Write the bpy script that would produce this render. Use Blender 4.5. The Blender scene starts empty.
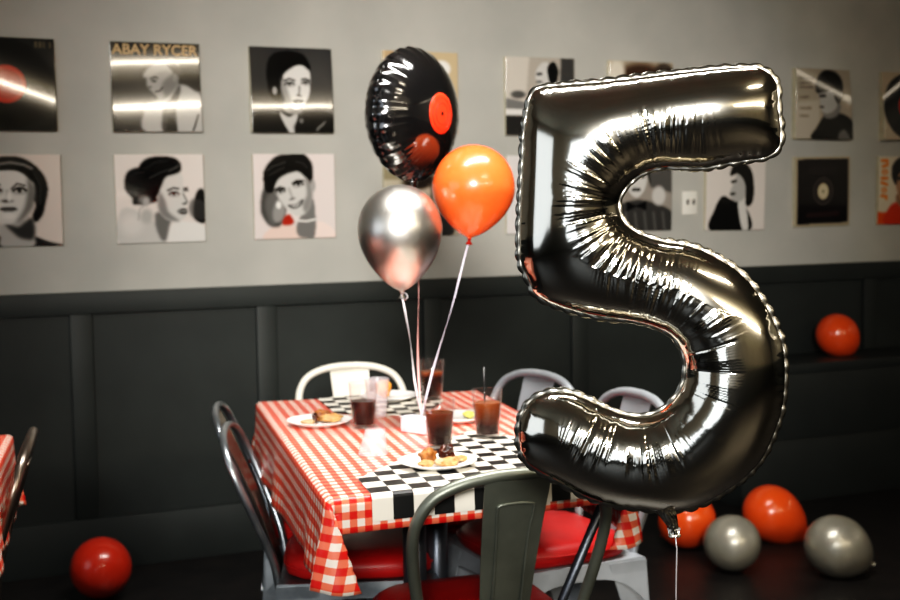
import bpy, bmesh, math, random
import numpy as np
from mathutils import Vector, Matrix, noise

rng = np.random.default_rng(5)
random.seed(5)
scene = bpy.context.scene
COL = scene.collection
PI = math.pi

# ------------------------------------------------------------------ helpers
def lin(c):
    return tuple((v / 12.92 if v <= 0.04045 else ((v + 0.055) / 1.055) ** 2.4) for v in c)

def rgb(r, g, b):
    return lin((r / 255, g / 255, b / 255)) + (1.0,)

def principled(name, color, rough=0.5, metal=0.0, **kw):
    m = bpy.data.materials.new(name)
    m.use_nodes = True
    p = m.node_tree.nodes['Principled BSDF']
    p.inputs['Base Color'].default_value = color
    p.inputs['Roughness'].default_value = rough
    p.inputs['Metallic'].default_value = metal
    for k, v in kw.items():
        p.inputs[k].default_value = v
    return m

def nodes_of(m):
    nt = m.node_tree
    return nt, nt.nodes, nt.links, nt.nodes['Principled BSDF']

def add_noise_color(m, c1, c2, scale, detail=4, lo=0.35, hi=0.65, coord='Object'):
    nt, N, L, p = nodes_of(m)
    tc = N.new('ShaderNodeTexCoord'); nz = N.new('ShaderNodeTexNoise'); cr = N.new('ShaderNodeValToRGB')
    nz.inputs['Scale'].default_value = scale; nz.inputs['Detail'].default_value = detail
    cr.color_ramp.elements[0].color = c1; cr.color_ramp.elements[1].color = c2
    cr.color_ramp.elements[0].position = lo; cr.color_ramp.elements[1].position = hi
    L.new(tc.outputs[coord], nz.inputs['Vector']); L.new(nz.outputs['Fac'], cr.inputs['Fac'])
    L.new(cr.outputs['Color'], p.inputs['Base Color'])
    return nz

def add_bump(m, scale, strength, dist=0.002, detail=3):
    nt, N, L, p = nodes_of(m)
    tc = N.new('ShaderNodeTexCoord'); nz = N.new('ShaderNodeTexNoise'); b = N.new('ShaderNodeBump')
    nz.inputs['Scale'].default_value = scale; nz.inputs['Detail'].default_value = detail
    b.inputs['Strength'].default_value = strength; b.inputs['Distance'].default_value = dist
    L.new(tc.outputs['Object'], nz.inputs['Vector']); L.new(nz.outputs['Fac'], b.inputs['Height'])
    L.new(b.outputs['Normal'], p.inputs['Normal'])

def link(o, parent=None, loc=None, rot=None):
    COL.objects.link(o)
    if parent: o.parent = parent
    if loc is not None: o.location = loc
    if rot is not None: o.rotation_euler = rot
    return o

def tag(o, label=None, cat=None, group=None, kind=None):
    if label: o['label'] = label
    if cat: o['category'] = cat
    if group: o['group'] = group
    if kind: o['kind'] = kind
    return o

def thing(name, label, cat, loc=(0, 0, 0), rotz=0, group=None):
    o = bpy.data.objects.new(name, None)
    o.empty_display_size = 0.05
    link(o, None, loc, (0, 0, rotz))
    return tag(o, label, cat, group)

def pymesh(name, verts, faces, mat, parent=None, smooth=True, loc=None, rot=None):
    me = bpy.data.meshes.new(name)
    me.from_pydata([tuple(map(float, v)) for v in verts], [], [tuple(map(int, f)) for f in faces])
    me.materials.append(mat)
    if smooth:
        me.polygons.foreach_set('use_smooth', [True] * len(me.polygons))
    me.update()
    return link(bpy.data.objects.new(name, me), parent, loc, rot)

def bmobj(name, bm, mat, parent=None, smooth=False, loc=None, rot=None, angle=None):
    bmesh.ops.recalc_face_normals(bm, faces=bm.faces)
    me = bpy.data.meshes.new(name)
    bm.to_mesh(me); bm.free()
    me.materials.append(mat)
    if smooth:
        me.polygons.foreach_set('use_smooth', [True] * len(me.polygons))
        if angle: me.set_sharp_from_angle(angle=angle)
    return link(bpy.data.objects.new(name, me), parent, loc, rot)

def add_box(bm, lo, hi, bevel=0.0, M=None, seg=2):
    vs = [bm.verts.new((x, y, z)) for z in (lo[2], hi[2]) for y in (lo[1], hi[1]) for x in (lo[0], hi[0])]
    fs = [bm.faces.new([vs[i] for i in f]) for f in ((0, 2, 3, 1), (4, 5, 7, 6), (0, 1, 5, 4), (2, 6, 7, 3), (0, 4, 6, 2), (1, 3, 7, 5))]
    if bevel:
        es = list({e for f in fs for e in f.edges})
        r = bmesh.ops.bevel(bm, geom=es, offset=bevel, segments=seg, affect='EDGES', profile=0.5)
        vs = list({v for f in r['faces'] for v in f.verts} | {v for v in vs if v.is_valid})
    if M is not None:
        for v in vs:
            if v.is_valid: v.co = M @ v.co
    return vs

def box(name, lo, hi, mat, parent=None, bevel=0.0, loc=None, rot=None):
    bm = bmesh.new(); add_box(bm, lo, hi, bevel)
    return bmobj(name, bm, mat, parent, bevel > 0, loc, rot, 0.6 if bevel else None)

def catmull(P, n=8, closed=False):
    P = [np.array(p, float) for p in P]; out = []
    m = len(P)
    for i in range(m if closed else m - 1):
        p0 = P[(i - 1) % m] if closed or i > 0 else 2 * P[0] - P[1]
        p1 = P[i]; p2 = P[(i + 1) % m]
        p3 = P[(i + 2) % m] if closed or i + 2 < m else 2 * P[-1] - P[-2]
        for k in range(n):
            t = k / n
            out.append(0.5 * ((2 * p1) + (-p0 + p2) * t + (2 * p0 - 5 * p1 + 4 * p2 - p3) * t * t + (-p0 + 3 * p1 - 3 * p2 + p3) * t ** 3))
    if not closed: out.append(P[-1])
    return out

def tube_geo(path, radius, seg=12, closed=False, flat=1.0, twist=0.0):
    """verts, faces of a tube following a path; radius may be a list; flat squashes one axis"""
    path = [np.array(p, float) for p in path]; n = len(path)
    rad = radius if hasattr(radius, '__len__') else [radius] * n
    V, F = [], []
    T = []
    for i in range(n):
        a = path[(i - 1) % n] if closed or i > 0 else path[i]
        b = path[(i + 1) % n] if closed or i < n - 1 else path[i]
        t = b - a; T.append(t / (np.linalg.norm(t) + 1e-12))
    up = np.array([0, 0, 1.0]) if abs(T[0][2]) < 0.9 else np.array([1.0, 0, 0])
    u = np.cross(T[0], up); u /= np.linalg.norm(u)
    for i in range(n):
        u = u - T[i] * (u @ T[i]); u /= (np.linalg.norm(u) + 1e-12)
        v = np.cross(T[i], u)
        tw = twist * i
        uu = u * math.cos(tw) + v * math.sin(tw); vv = -u * math.sin(tw) + v * math.cos(tw)
        for k in range(seg):
            a = 2 * PI * k / seg
            V.append(path[i] + rad[i] * (uu * math.cos(a) + flat * vv * math.sin(a)))
    for i in range(n if closed else n - 1):
        j = (i + 1) % n
        for k in range(seg):
            l = (k + 1) % seg
            F.append((i * seg + k, i * seg + l, j * seg + l, j * seg + k))
    if not closed:
        F.append(tuple(range(seg))[::-1]); F.append(tuple((n - 1) * seg + k for k in range(seg)))
    return V, F

def tube(name, path, radius, mat, parent=None, seg=12, closed=False, flat=1.0, twist=0.0):
    V, F = tube_geo(path, radius, seg, closed, flat, twist)
    return pymesh(name, V, F, mat, parent)

def lathe_geo(profile, seg=48):
    V, F = [], []; n = len(profile)
    for r, z in profile:
        for k in range(seg):
            a = 2 * PI * k / seg
            V.append((r * math.cos(a), r * math.sin(a), z))
    for i in range(n - 1):
        for k in range(seg):
            l = (k + 1) % seg
            F.append((i * seg + k, i * seg + l, (i + 1) * seg + l, (i + 1) * seg + k))
    if profile[0][0] > 1e-6: F.append(tuple(range(seg))[::-1])
    if profile[-1][0] > 1e-6: F.append(tuple((n - 1) * seg + k for k in range(seg)))
    return V, F

def lathe(name, profile, mat, parent=None, seg=48, loc=None, rot=None, smooth=True, angle=0.7):
    prof = [(max(r, 1e-5), z) for r, z in profile]
    V, F = lathe_geo(prof, seg)
    o = pymesh(name, V, F, mat, parent, smooth, loc, rot)
    if angle: o.data.set_sharp_from_angle(angle=angle)
    return o

def merge_geo(parts):
    V, F = [], []
    for v, f in parts:
        o = len(V); V += list(v); F += [tuple(i + o for i in q) for q in f]
    return V, F

# ------------------------------------------------------------------ materials
M = {}
M['wall'] = principled('wall_paint', rgb(176, 174, 166), 0.85)
add_noise_color(M['wall'], rgb(170, 169, 162), rgb(182, 180, 172), 3.0); add_bump(M['wall'], 60, 0.08)
M['wainscot'] = principled('charcoal_paint', rgb(38, 43, 41), 0.6)
add_noise_color(M['wainscot'], rgb(35, 40, 38), rgb(41, 46, 44), 5.0)
M['ceiling'] = principled('ceiling_paint', rgb(178, 174, 160), 0.9); add_noise_color(M['ceiling'], rgb(174, 170, 156), rgb(182, 178, 164), 4)
M['floor'] = principled('dark_floor', rgb(38, 34, 32), 0.45)
add_noise_color(M['floor'], rgb(22, 20, 20), rgb(34, 30, 28), 9.0, 8)
add_bump(M['floor'], 30, 0.15)
M['bench'] = principled('bench_paint', rgb(40, 44, 43), 0.38); add_noise_color(M['bench'], rgb(38, 42, 41), rgb(42, 46, 45), 6)
M['switch'] = principled('switch_plastic', rgb(225, 222, 212), 0.35); add_noise_color(M['switch'], rgb(222, 219, 209), rgb(228, 225, 215), 10)
M['switch_dark'] = principled('switch_slot', rgb(90, 86, 80), 0.5)
M['foil'] = principled('silver_foil', rgb(228, 223, 210), 0.11, 1.0)
M['foil_seam'] = principled('silver_foil_seam', rgb(150, 147, 138), 0.28, 1.0)
M['chrome_latex'] = principled('chrome_latex', rgb(226, 222, 214), 0.34, 1.0)
M['pearl'] = principled('pearl_latex', rgb(176, 172, 158), 0.34, 0.55, **{'Coat Weight': 0.3, 'Coat Roughness': 0.15})
M['orange'] = principled('orange_latex', rgb(246, 100, 46), 0.25, 0.0, **{'Coat Weight': 0.6, 'Coat Roughness': 0.12, 'Subsurface Weight': 0.12, 'Subsurface Scale': 0.03})
M['redorange'] = principled('red_orange_latex', rgb(238, 90, 30), 0.25, 0.0, **{'Coat Weight': 0.5, 'Coat Roughness': 0.15, 'Subsurface Weight': 0.08, 'Subsurface Scale': 0.02})
M['red'] = principled('red_latex', rgb(205, 52, 24), 0.28, 0.0, **{'Coat Weight': 0.5, 'Coat Roughness': 0.15})
M['knot'] = principled('dark_red_knot', rgb(150, 30, 18), 0.4)
M['label_red'] = principled('record_label_red', rgb(222, 62, 34), 0.32)
M['hole'] = principled('record_hole', rgb(10, 9, 9), 0.4)
M['ribbon_silver'] = principled('silver_ribbon', rgb(215, 212, 215), 0.35, 0.3)
M['ribbon_pink'] = principled('pink_ribbon', rgb(235, 175, 170), 0.4)
M['ribbon_lilac'] = principled('lilac_ribbon', rgb(205, 200, 215), 0.4)
M['steel'] = principled('galvanised_steel', rgb(150, 156, 160), 0.3, 0.9)
add_noise_color(M['steel'], rgb(135, 142, 147), rgb(172, 178, 182), 14)
M['gunmetal'] = principled('gunmetal', rgb(122, 126, 116), 0.42, 0.75)
add_noise_color(M['gunmetal'], rgb(114, 118, 108), rgb(130, 134, 123), 10)
M['brownsteel'] = principled('brushed_dark_steel', rgb(140, 128, 118), 0.28, 0.95)
add_noise_color(M['brownsteel'], rgb(128, 117, 108), rgb(152, 140, 130), 10)
M['cream'] = principled('cream_paint', rgb(222, 218, 204), 0.35)
add_noise_color(M['cream'], rgb(218, 214, 200), rgb(226, 222, 208), 8)
M['bluesteel'] = principled('pale_steel', rgb(176, 182, 188), 0.4, 0.45)
add_noise_color(M['bluesteel'], rgb(168, 174, 180), rgb(186, 192, 198), 10)
M['vinyl'] = principled('red_vinyl', rgb(166, 20, 20), 0.42); add_noise_color(M['vinyl'], rgb(158, 16, 17), rgb(176, 24, 22), 12); add_bump(M['vinyl'], 120, 0.1, 0.001)
M['vinyl_dark'] = M['vinyl']
M['table_metal'] = principled('table_metal', rgb(85, 90, 98), 0.35, 0.8)
M['table_wood'] = principled('table_top_board', rgb(70, 55, 45), 0.5); add_noise_color(M['table_wood'], rgb(62, 48, 39), rgb(80, 63, 52), 20)
M['plate'] = principled('white_plate', rgb(238, 236, 232), 0.3); add_noise_color(M['plate'], rgb(236, 234, 230), rgb(241, 239, 235), 10)
M['paper'] = principled('white_paper', rgb(232, 228, 234), 0.6); add_noise_color(M['paper'], rgb(229, 225, 232), rgb(236, 232, 238), 10)
M['straw'] = principled('black_straw', rgb(14, 13, 13), 0.35)
M['clip'] = principled('black_clip', rgb(16, 16, 16), 0.4)

def glass_mat(name, color, rough=0.02, ior=1.45):
    m = principled(name, color, rough, 0.0)
    nt, N, L, p = nodes_of(m)
    p.inputs['Transmission Weight'].default_value = 1.0
    p.inputs['IOR'].default_value = ior
    return m
def thin_glass(name, tint, gloss=1.35):
    m = bpy.data.materials.new(name); m.use_nodes = True
    nt = m.node_tree; N, L = nt.nodes, nt.links
    N.remove(N['Principled BSDF'])
    tr = N.new('ShaderNodeBsdfTransparent'); tr.inputs[0].default_value = tint
    gl = N.new('ShaderNodeBsdfGlossy'); gl.inputs['Roughness'].default_value = .04; gl.inputs[0].default_value = (1, 1, 1, 1)
    lw = N.new('ShaderNodeLayerWeight'); lw.inputs[0].default_value = .5
    pw = N.new('ShaderNodeMath'); pw.operation = 'POWER'; pw.inputs[1].default_value = 3.0; L.new(lw.outputs['Facing'], pw.inputs[0])
    fr = N.new('ShaderNodeMath'); fr.operation = 'MULTIPLY_ADD'; fr.inputs[1].default_value = .42; fr.inputs[2].default_value = .014; L.new(pw.outputs[0], fr.inputs[0])
    df = N.new('ShaderNodeBsdfDiffuse'); df.inputs[0].default_value = rgb(235, 215, 210)
    gd = N.new('ShaderNodeMixShader'); gd.inputs[0].default_value = .25; L.new(gl.outputs[0], gd.inputs[1]); L.new(df.outputs[0], gd.inputs[2])
    mx = N.new('ShaderNodeMixShader')
    L.new(fr.outputs[0], mx.inputs[0]); L.new(tr.outputs[0], mx.inputs[1]); L.new(gd.outputs[0], mx.inputs[2])
    L.new(mx.outputs[0], N['Material Output'].inputs['Surface'])
    return m
M['glass'] = thin_glass('clear_glass', (0.965, 0.95, 0.945, 1), 1.5)
def thin_plastic(name, color, alpha):
    m = principled(name, color, 0.18)
    m.node_tree.nodes['Principled BSDF'].inputs['Alpha'].default_value = alpha
    return m
M['plastic'] = thin_plastic('translucent_plastic', rgb(240, 232, 236), 0.22)

def cola_mat(name, top, bottom, z0, z1):
    m = principled(name, bottom, 0.08, **{'Specular IOR Level': .08})
    nt, N, L, p = nodes_of(m)
    tc = N.new('ShaderNodeTexCoord'); sp = N.new('ShaderNodeSeparateXYZ'); mr = N.new('ShaderNodeMapRange')
    nz = N.new('ShaderNodeTexNoise'); nz.inputs['Scale'].default_value = 55
    ad = N.new('ShaderNodeMath'); ad.operation = 'MULTIPLY_ADD'; ad.inputs[1].default_value = 0.02; 
    cr = N.new('ShaderNodeValToRGB')
    cr.color_ramp.elements[0].color = bottom; cr.color_ramp.elements[1].color = top
    mid = cr.color_ramp.elements.new(0.5); mid.color = tuple(0.55 * a + 0.45 * b for a, b in zip(bottom, top))
    L.new(tc.outputs['Object'], sp.inputs[0]); L.new(tc.outputs['Object'], nz.inputs['Vector'])
    L.new(nz.outputs['Fac'], ad.inputs[0]); L.new(sp.outputs['Z'], ad.inputs[2])
    L.new(ad.outputs[0], mr.inputs['Value'])
    mr.inputs['From Min'].default_value = z0 + 0.01; mr.inputs['From Max'].default_value = z1 + 0.01
    L.new(mr.outputs[0], cr.inputs['Fac']); L.new(cr.outputs['Color'], p.inputs['Base Color'])
    return m

def food_mat(name, c1, c2, scale=70, rough=0.5):
    m = principled(name, c1, rough); add_noise_color(m, c1, c2, scale); add_bump(m, scale * 1.5, 0.6, 0.003)
    return m
M['fried'] = food_mat('fried_brown', rgb(110, 55, 18), rgb(190, 120, 55))
M['glazed'] = food_mat('dark_glaze', rgb(38, 18, 14), rgb(95, 50, 36), 50, 0.25)
M['chip'] = food_mat('golden_chip', rgb(172, 118, 64), rgb(210, 164, 104), 60)
M['tan'] = food_mat('pale_crust', rgb(182, 146, 104), rgb(212, 182, 142), 60)
M['tangerine'] = food_mat('orange_crust', rgb(230, 130, 30), rgb(248, 178, 80), 60)
M['lettuce'] = food_mat('yellow_green', rgb(190, 180, 70), rgb(225, 215, 130), 60)

# gingham and checker, driven by the flat coordinates of the cloth (UV in metres)
def stripe(N, L, sock, period, off=0.0, duty=0.5):
    a = N.new('ShaderNodeMath'); a.operation = 'MULTIPLY_ADD'; a.inputs[1].default_value = 1 / period; a.inputs[2].default_value = off + 100
    f = N.new('ShaderNodeMath'); f.operation = 'FRACT'
    g = N.new('ShaderNodeMath'); g.operation = 'GREATER_THAN'; g.inputs[1].default_value = duty
    L.new(sock, a.inputs[0]); L.new(a.outputs[0], f.inputs[0]); L.new(f.outputs[0], g.inputs[0])
    return g.outputs[0]

def gingham(name, period, rough=0.36):
    m = principled(name, rgb(255, 255, 255), rough, **{'Coat Weight': 0.25, 'Coat Roughness': 0.3})
    nt, N, L, p = nodes_of(m)
    uv = N.new('ShaderNodeUVMap'); uv.uv_map = 'flat'
    sp = N.new('ShaderNodeSeparateXYZ'); L.new(uv.outputs[0], sp.inputs[0])
    a = stripe(N, L, sp.outputs['X'], period, 0.1); b = stripe(N, L, sp.outputs['Y'], period, 0.2)
    s = N.new('ShaderNodeMath'); s.operation = 'ADD'; L.new(a, s.inputs[0]); L.new(b, s.inputs[1])
    h = N.new('ShaderNodeMath'); h.operation = 'MULTIPLY'; h.inputs[1].default_value = 0.5; L.new(s.outputs[0], h.inputs[0])
    cr = N.new('ShaderNodeValToRGB'); cr.color_ramp.interpolation = 'CONSTANT'
    e = cr.color_ramp.elements
    e[0].position = 0.0; e[0].color = rgb(236, 224, 212)
    e[1].position = 0.75; e[1].color = rgb(212, 34, 26)
    k = e.new(0.25); k.color = rgb(232, 116, 88)
    L.new(h.outputs[0], cr.inputs['Fac']); L.new(cr.outputs['Color'], p.inputs['Base Color'])
    return m
M['gingham'] = gingham('red_gingham', 0.0275)

def checker(name, sx, sy, ox, oy):
    m = principled(name, rgb(255, 255, 255), 0.45)
    nt, N, L, p = nodes_of(m)
    uv = N.new('ShaderNodeUVMap'); uv.uv_map = 'flat'
    sp = N.new('ShaderNodeSeparateXYZ'); L.new(uv.outputs[0], sp.inputs[0])
    a = stripe(N, L, sp.outputs['X'], sx * 2, ox); b = stripe(N, L, sp.outputs['Y'], sy * 2, oy)
    d = N.new('ShaderNodeMath'); d.operation = 'SUBTRACT'; L.new(a, d.inputs[0]); L.new(b, d.inputs[1])
    ab = N.new('ShaderNodeMath'); ab.operation = 'ABSOLUTE'; L.new(d.outputs[0], ab.inputs[0])
    mx = N.new('ShaderNodeMix'); mx.data_type = 'RGBA'
    L.new(ab.outputs[0], mx.inputs[0])
    mx.inputs[6].default_value = rgb(12, 13, 13); mx.inputs[7].default_value = rgb(232, 226, 212)
    L.new(mx.outputs[2], p.inputs['Base Color'])
    return m
# square centres measured on the table: black at local (0.068, -0.178) etc.
M['checker'] = checker('black_white_check', 0.0385, 0.0432, 0.909, 0.106)

# ------------------------------------------------------------------ camera
CAM = np.array([0, -4.42319, 1.25])
R_ = (0.916119, -0.400662, -0.014005); U_ = (0.04235, 0.061978, 0.997179); F_ = (0.398664, 0.914127, -0.073747)
cd = bpy.data.cameras.new('camera'); cam = link(bpy.data.objects.new('camera', cd))
mat = Matrix([[R_[i], U_[i], -F_[i], CAM[i]] for i in range(3)] + [[0, 0, 0, 1]])
cam.matrix_world = mat
cd.sensor_width = 36; cd.lens = 1232.97 / 900 * 36
cd.clip_start = 0.05
cd.dof.use_dof = True; cd.dof.focus_distance = 1.72; cd.dof.aperture_fstop = 6.5
scene.camera = cam

# ------------------------------------------------------------------ room
X0, X1, Y0, HT = -3.2, 7.6, -9.5, 2.95
def struct(o): o['kind'] = 'structure'; return o
T = 0.12
struct(box('floor', (X0 - T, Y0 - T, -T), (X1 + T, T, 0), M['floor']))
struct(box('ceiling', (X0 - T, Y0 - T, HT), (X1 + T, T, HT + T), M['ceiling']))
struct(box('wall_back', (X0, 0, 0), (X1, T, HT), M['wall']))
struct(box('wall_left', (X0 - T, Y0, 0), (X0, T, HT), M['wall']))
struct(box('wall_right', (X1, Y0, 0), (X1 + T, T, HT), M['wall']))
struct(box('wall_front', (X0, Y0 - T, 0), (X1, Y0, HT), M['wall']))
# wainscot: sunk panels, rails, stiles, baseboard
nt_ = 1
def trim(lo, hi, bevel=0.002):
    global nt_
    o = struct(box('trim_%d' % nt_, lo, hi, M['wainscot'], bevel=bevel)); nt_ += 1
    return o
trim((X0, -0.006, 0), (X1, -0.0005, 0.90), 0)              # panel board
trim((X0, -0.032, 0.905), (X1, -0.0005, 0.98))             # top rail
stiles = [-2.15, -1.49, -0.83, -0.17, 0.49, 1.147, 1.807, 2.462, 3.12, 3.988, 4.65, 5.31, 5.97, 6.63]
for s in stiles:
    trim((s, -0.026, 0.185), (s + 0.074, -0.0065, 0.9045))
struct(box('baseboard_back', (X0, -0.03, 0.0), (X1, -0.0065, 0.1845), M['wainscot'], bevel=0.002))
for nm, lo, hi in (('wall_left', (X0 + 0.0005, Y0, 0), (X0 + 0.02, -0.035, 0.98)), ('wall_right', (X1 - 0.02, Y0, 0), (X1 - 0.0005, -0.035, 0.98)), ('wall_front', (X0 + 0.03, Y0 + 0.0005, 0), (X1 - 0.03, Y0 + 0.02, 0.98))):
    trim(lo, hi)

# built-in bench on the right
bench = thing('wall_bench', 'dark painted built-in bench along the wainscot, carrying one red-orange balloon', 'bench', (3.06, 0, 0))
box('seat_slab', (0, -0.34, 0.545), (4.4, -0.033, 0.586), M['bench'], bench, 0.004)
box('apron', (0.012, -0.33, 0.27), (4.4, -0.034, 0.5445), M['bench'], bench, 0.003)
box('base_panel', (0.03, -0.315, 0.0), (4.4, -0.034, 0.2695), M['bench'], bench, 0.002)

# light switch
sw = thing('light_switch', 'pale double light switch plate on the wall between two photo covers', 'light switch', (3.047, 0, 1.26))
box('cover_plate', (-0.037, -0.008, -0.05), (0.037, -0.0005, 0.05), M['switch'], sw, 0.003)
for dx in (-0.015, 0.015):
    box('toggle', (dx - 0.004, -0.018, -0.006), (dx + 0.004, -0.0082, 0.016), M['switch_dark'], sw, 0.0015)

# ------------------------------------------------------------------ album covers
NP = 112
gy, gx = np.mgrid[0:NP, 0:NP] / (NP - 1.0)     # v down, u right
class Paint:
    def __init__(s, bg, x0=0, y0=0, w=1, h=1):
        s.c = np.ones((NP, NP, 3)) * np.array(bg if hasattr(bg, '__len__') else (bg,) * 3) / 255.0
        s.x0, s.y0, s.w, s.h = x0, y0, w, h
    def col(s, c):
        return np.array(c if hasattr(c, '__len__') else (c, c * 0.985, c * 0.955)) / 255.0
    def blend(s, m, c, a=1.0):
        m = np.clip(m, 0, 1)[..., None] * a
        s.c = s.c * (1 - m) + s.col(c) * m
    def ell(s, x, y, rx, ry, c, soft=0.12, rot=0, a=1.0):
        u, v, ru, rv = (x - s.x0) / s.w, (y - s.y0) / s.h, rx / s.w, ry / s.h
        dx, dy = gx - u, gy - v; cr, sr = math.cos(rot), math.sin(rot)
        d = np.sqrt(((dx * cr + dy * sr) / ru) ** 2 + ((-dx * sr + dy * cr) / rv) ** 2)
        s.blend((1 + soft / 2 - d) / soft, c, a)
        return s
    def poly(s, pts, c, blur=1, a=1.0, smooth=True):
        p = [((x - s.x0) / s.w, (y - s.y0) / s.h) for x, y in pts]
        if smooth: p = [tuple(q) for q in catmull(p, 6, True)]
        ins = np.zeros((NP, NP), bool)
        n = len(p)
        for i in range(n):
            (x1, y1), (x2, y2) = p[i], p[(i + 1) % n]
            if y1 == y2: continue
            cond = ((y1 > gy) != (y2 > gy)) & (gx < (x2 - x1) * (gy - y1) / (y2 - y1) + x1)
            ins ^= cond
        m = ins.astype(float)
        for _ in range(blur):
            q = np.pad(m, 1, mode='edge')
            m = (q[1:-1, 1:-1] * 4 + q[:-2, 1:-1] * 2 + q[2:, 1:-1] * 2 + q[1:-1, :-2] * 2 + q[1:-1, 2:] * 2 + q[:-2, :-2] + q[2:, 2:] + q[:-2, 2:] + q[2:, :-2]) / 16
        s.blend(m, c, a)
        return s
    def line(s, pts, c, wd, a=1.0):
        p = [((x - s.x0) / s.w, (y - s.y0) / s.h) for x, y in pts]
        d = np.full((NP, NP), 9.0)
        for (x1, y1), (x2, y2) in zip(p[:-1], p[1:]):
            vx, vy = x2 - x1, y2 - y1; L2 = vx * vx + vy * vy + 1e-12
            t = np.clip(((gx - x1) * vx + (gy - y1) * vy) / L2, 0, 1)
            d = np.minimum(d, np.hypot(gx - x1 - t * vx, gy - y1 - t * vy))
        w = wd / s.w
        s.blend((w - d) / (w * 0.6) + 0.3, c, a)
        return s

def eye(p, x, y, w, tilt=0, sk=150):
    p.ell(x, y, w * 1.15, w * 0.6, sk - 60, 0.9, tilt, 0.7)
    p.ell(x, y, w * 0.8, w * 0.34, 200, 0.4, tilt)
    p.ell(x, y, w * 0.34, w * 0.34, 25, 0.4)
    p.line([(x - w, y + w * 0.05 - tilt * 0), (x - w * 0.3, y - w * 0.42), (x + w * 0.5, y - w * 0.4), (x + w, y)], 25, w * 0.2)

def paint_record(sleeve, label, small=False, rr=0.485):
    p = Paint(sleeve)
    p.ell(.49, .5, rr, rr, 17, 0.03)
    for k in range(14):
        r = 0.235 + k * (rr - 0.245) / 14
        p.ell(.49, .5, r + .006, r + .006, 30 if k % 2 else 22, 0.02); p.ell(.49, .5, r, r, 16, 0.02)
    p.ell(.49, .5, .225, .225, 12, 0.04); p.ell(.49, .5, .205, .205, label, 0.06)
    lc = np.array(label)
    p.ell(.49, .5, .15, .15, tuple(lc * 0.82), 0.06); p.ell(.49, .5, .14, .14, tuple(lc * 0.96), 0.06)
    p.ell(.49, .5, .02, .02, 10, 0.3)
    return p

def P1():
    p = paint_record((34, 35, 33), (196, 56, 34))
    for k, x in enumerate((.80, .845, .885, .95)):
        p.poly([(x, .035), (x + .02, .035), (x + .02, .1), (x, .1)], (128, 118, 92), 1, 0.8, False)
    return p
def P2():   # crop 600: x 50-545, y 72-568
    p = Paint(36, 50, 72, 495, 496)
    p.ell(300, 330, 260, 260, 58, 1.2)
    p.poly([(415, 290), (440, 240), (545, 240), (545, 380)], 30, 4, 1, False)
    p.poly([(225, 568), (232, 440), (290, 390), (345, 375), (430, 300), (520, 340), (545, 370), (545, 568)], 176, 3)
    p.poly([(320, 568), (330, 440), (370, 390), (420, 310), (432, 330), (400, 450), (395, 568)], 60, 2)
    p.poly([(345, 568), (352, 500), (385, 495), (400, 568)], 30, 1)
    p.poly([(250, 250), (245, 310), (262, 335), (285, 360), (315, 388), (345, 372), (395, 335), (418, 290), (415, 220), (370, 190), (290, 200)], 158, 2)
    p.poly([(330, 300), (400, 240), (418, 290), (390, 340), (345, 370)], 112, 5)
    p.poly([(225, 262), (255, 215), (330, 170), (410, 165), (420, 225), (330, 230), (262, 262)], 178, 2)
    p.poly([(360, 180), (412, 178), (440, 235), (412, 262), (392, 232)], 62, 2)
    p.line([(268, 272), (292, 262), (305, 268)], 40, 6); p.ell(285, 285, 14, 7, 48, .6)
    p.line([(250, 322), (268, 318)], 70, 5); p.line([(292, 345), (318, 338), (330, 320)], 50, 6)
    p.ell(402, 265, 12, 24, 130, .5, .2)
    p.line([(525, 470), (500, 540), (490, 560)], 40, 6)
    p.poly([(50, 72), (537, 72), (537, 140), (50, 140)], 28, 2, 0.8, False)
    return p
def P3():   # crop 600: x 47-520, y 64-560
    p = Paint(56, 47, 64, 473, 496)
    p.ell(430, 330, 140, 240, 76, 1.0); p.ell(90, 250, 90, 240, 62, 1.0)
    p.poly([(60, 560), (60, 460), (200, 440), (300, 450), (430, 420), (510, 460), (520, 560)], 26, 3)
    p.poly([(205, 445), (260, 470), (310, 440), (295, 520), (290, 556), (258, 558)], 196, 1)
    p.poly([(235, 370), (240, 440), (320, 450), (345, 400), (330, 330)], 132, 3)
    p.poly([(150, 330), (140, 200), (165, 120), (230, 88), (330, 92), (375, 130), (385, 190), (350, 220), (260, 240), (215, 300), (225, 400), (190, 390)], 16, 2)
    p.poly([(232, 210), (222, 270), (232, 330), (255, 380), (285, 420), (320, 420), (355, 385), (382, 330), (388, 250), (380, 180), (320, 165), (260, 190)], 222, 1)
    p.poly([(225, 230), (222, 320), (250, 385), (285, 420), (262, 330)], 150, 5)
    p.poly([(205, 160), (230, 130), (320, 125), (382, 150), (388, 195), (330, 160), (240, 215), (225, 260)], 14, 2)
    p.ell(182, 318, 13, 24, 168, .5)
    eye(p, 268, 278, 26, 0, 190); eye(p, 362, 270, 22, 0, 190)
    p.line([(240, 258), (268, 246), (298, 256)], 50, 6); p.line([(340, 250), (362, 244), (384, 254)], 50, 6)
    p.line([(325, 290), (322, 330), (312, 342), (332, 345)], 120, 6); p.ell(318, 343, 12, 5, 70, .6)
    p.line([(288, 378), (315, 372), (342, 376)], 70, 7); p.line([(296, 386), (318, 390), (336, 384)], 110, 5)
    p.poly([(300, 556), (320, 480), (420, 470), (520, 500), (520, 560)], 22, 4)
    p.poly([(415, 540), (465, 492), (470, 500), (425, 545)], 170, 1, .7)
    p.ell(330, 490, 12, 16, 110, .6)
    return p
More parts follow.
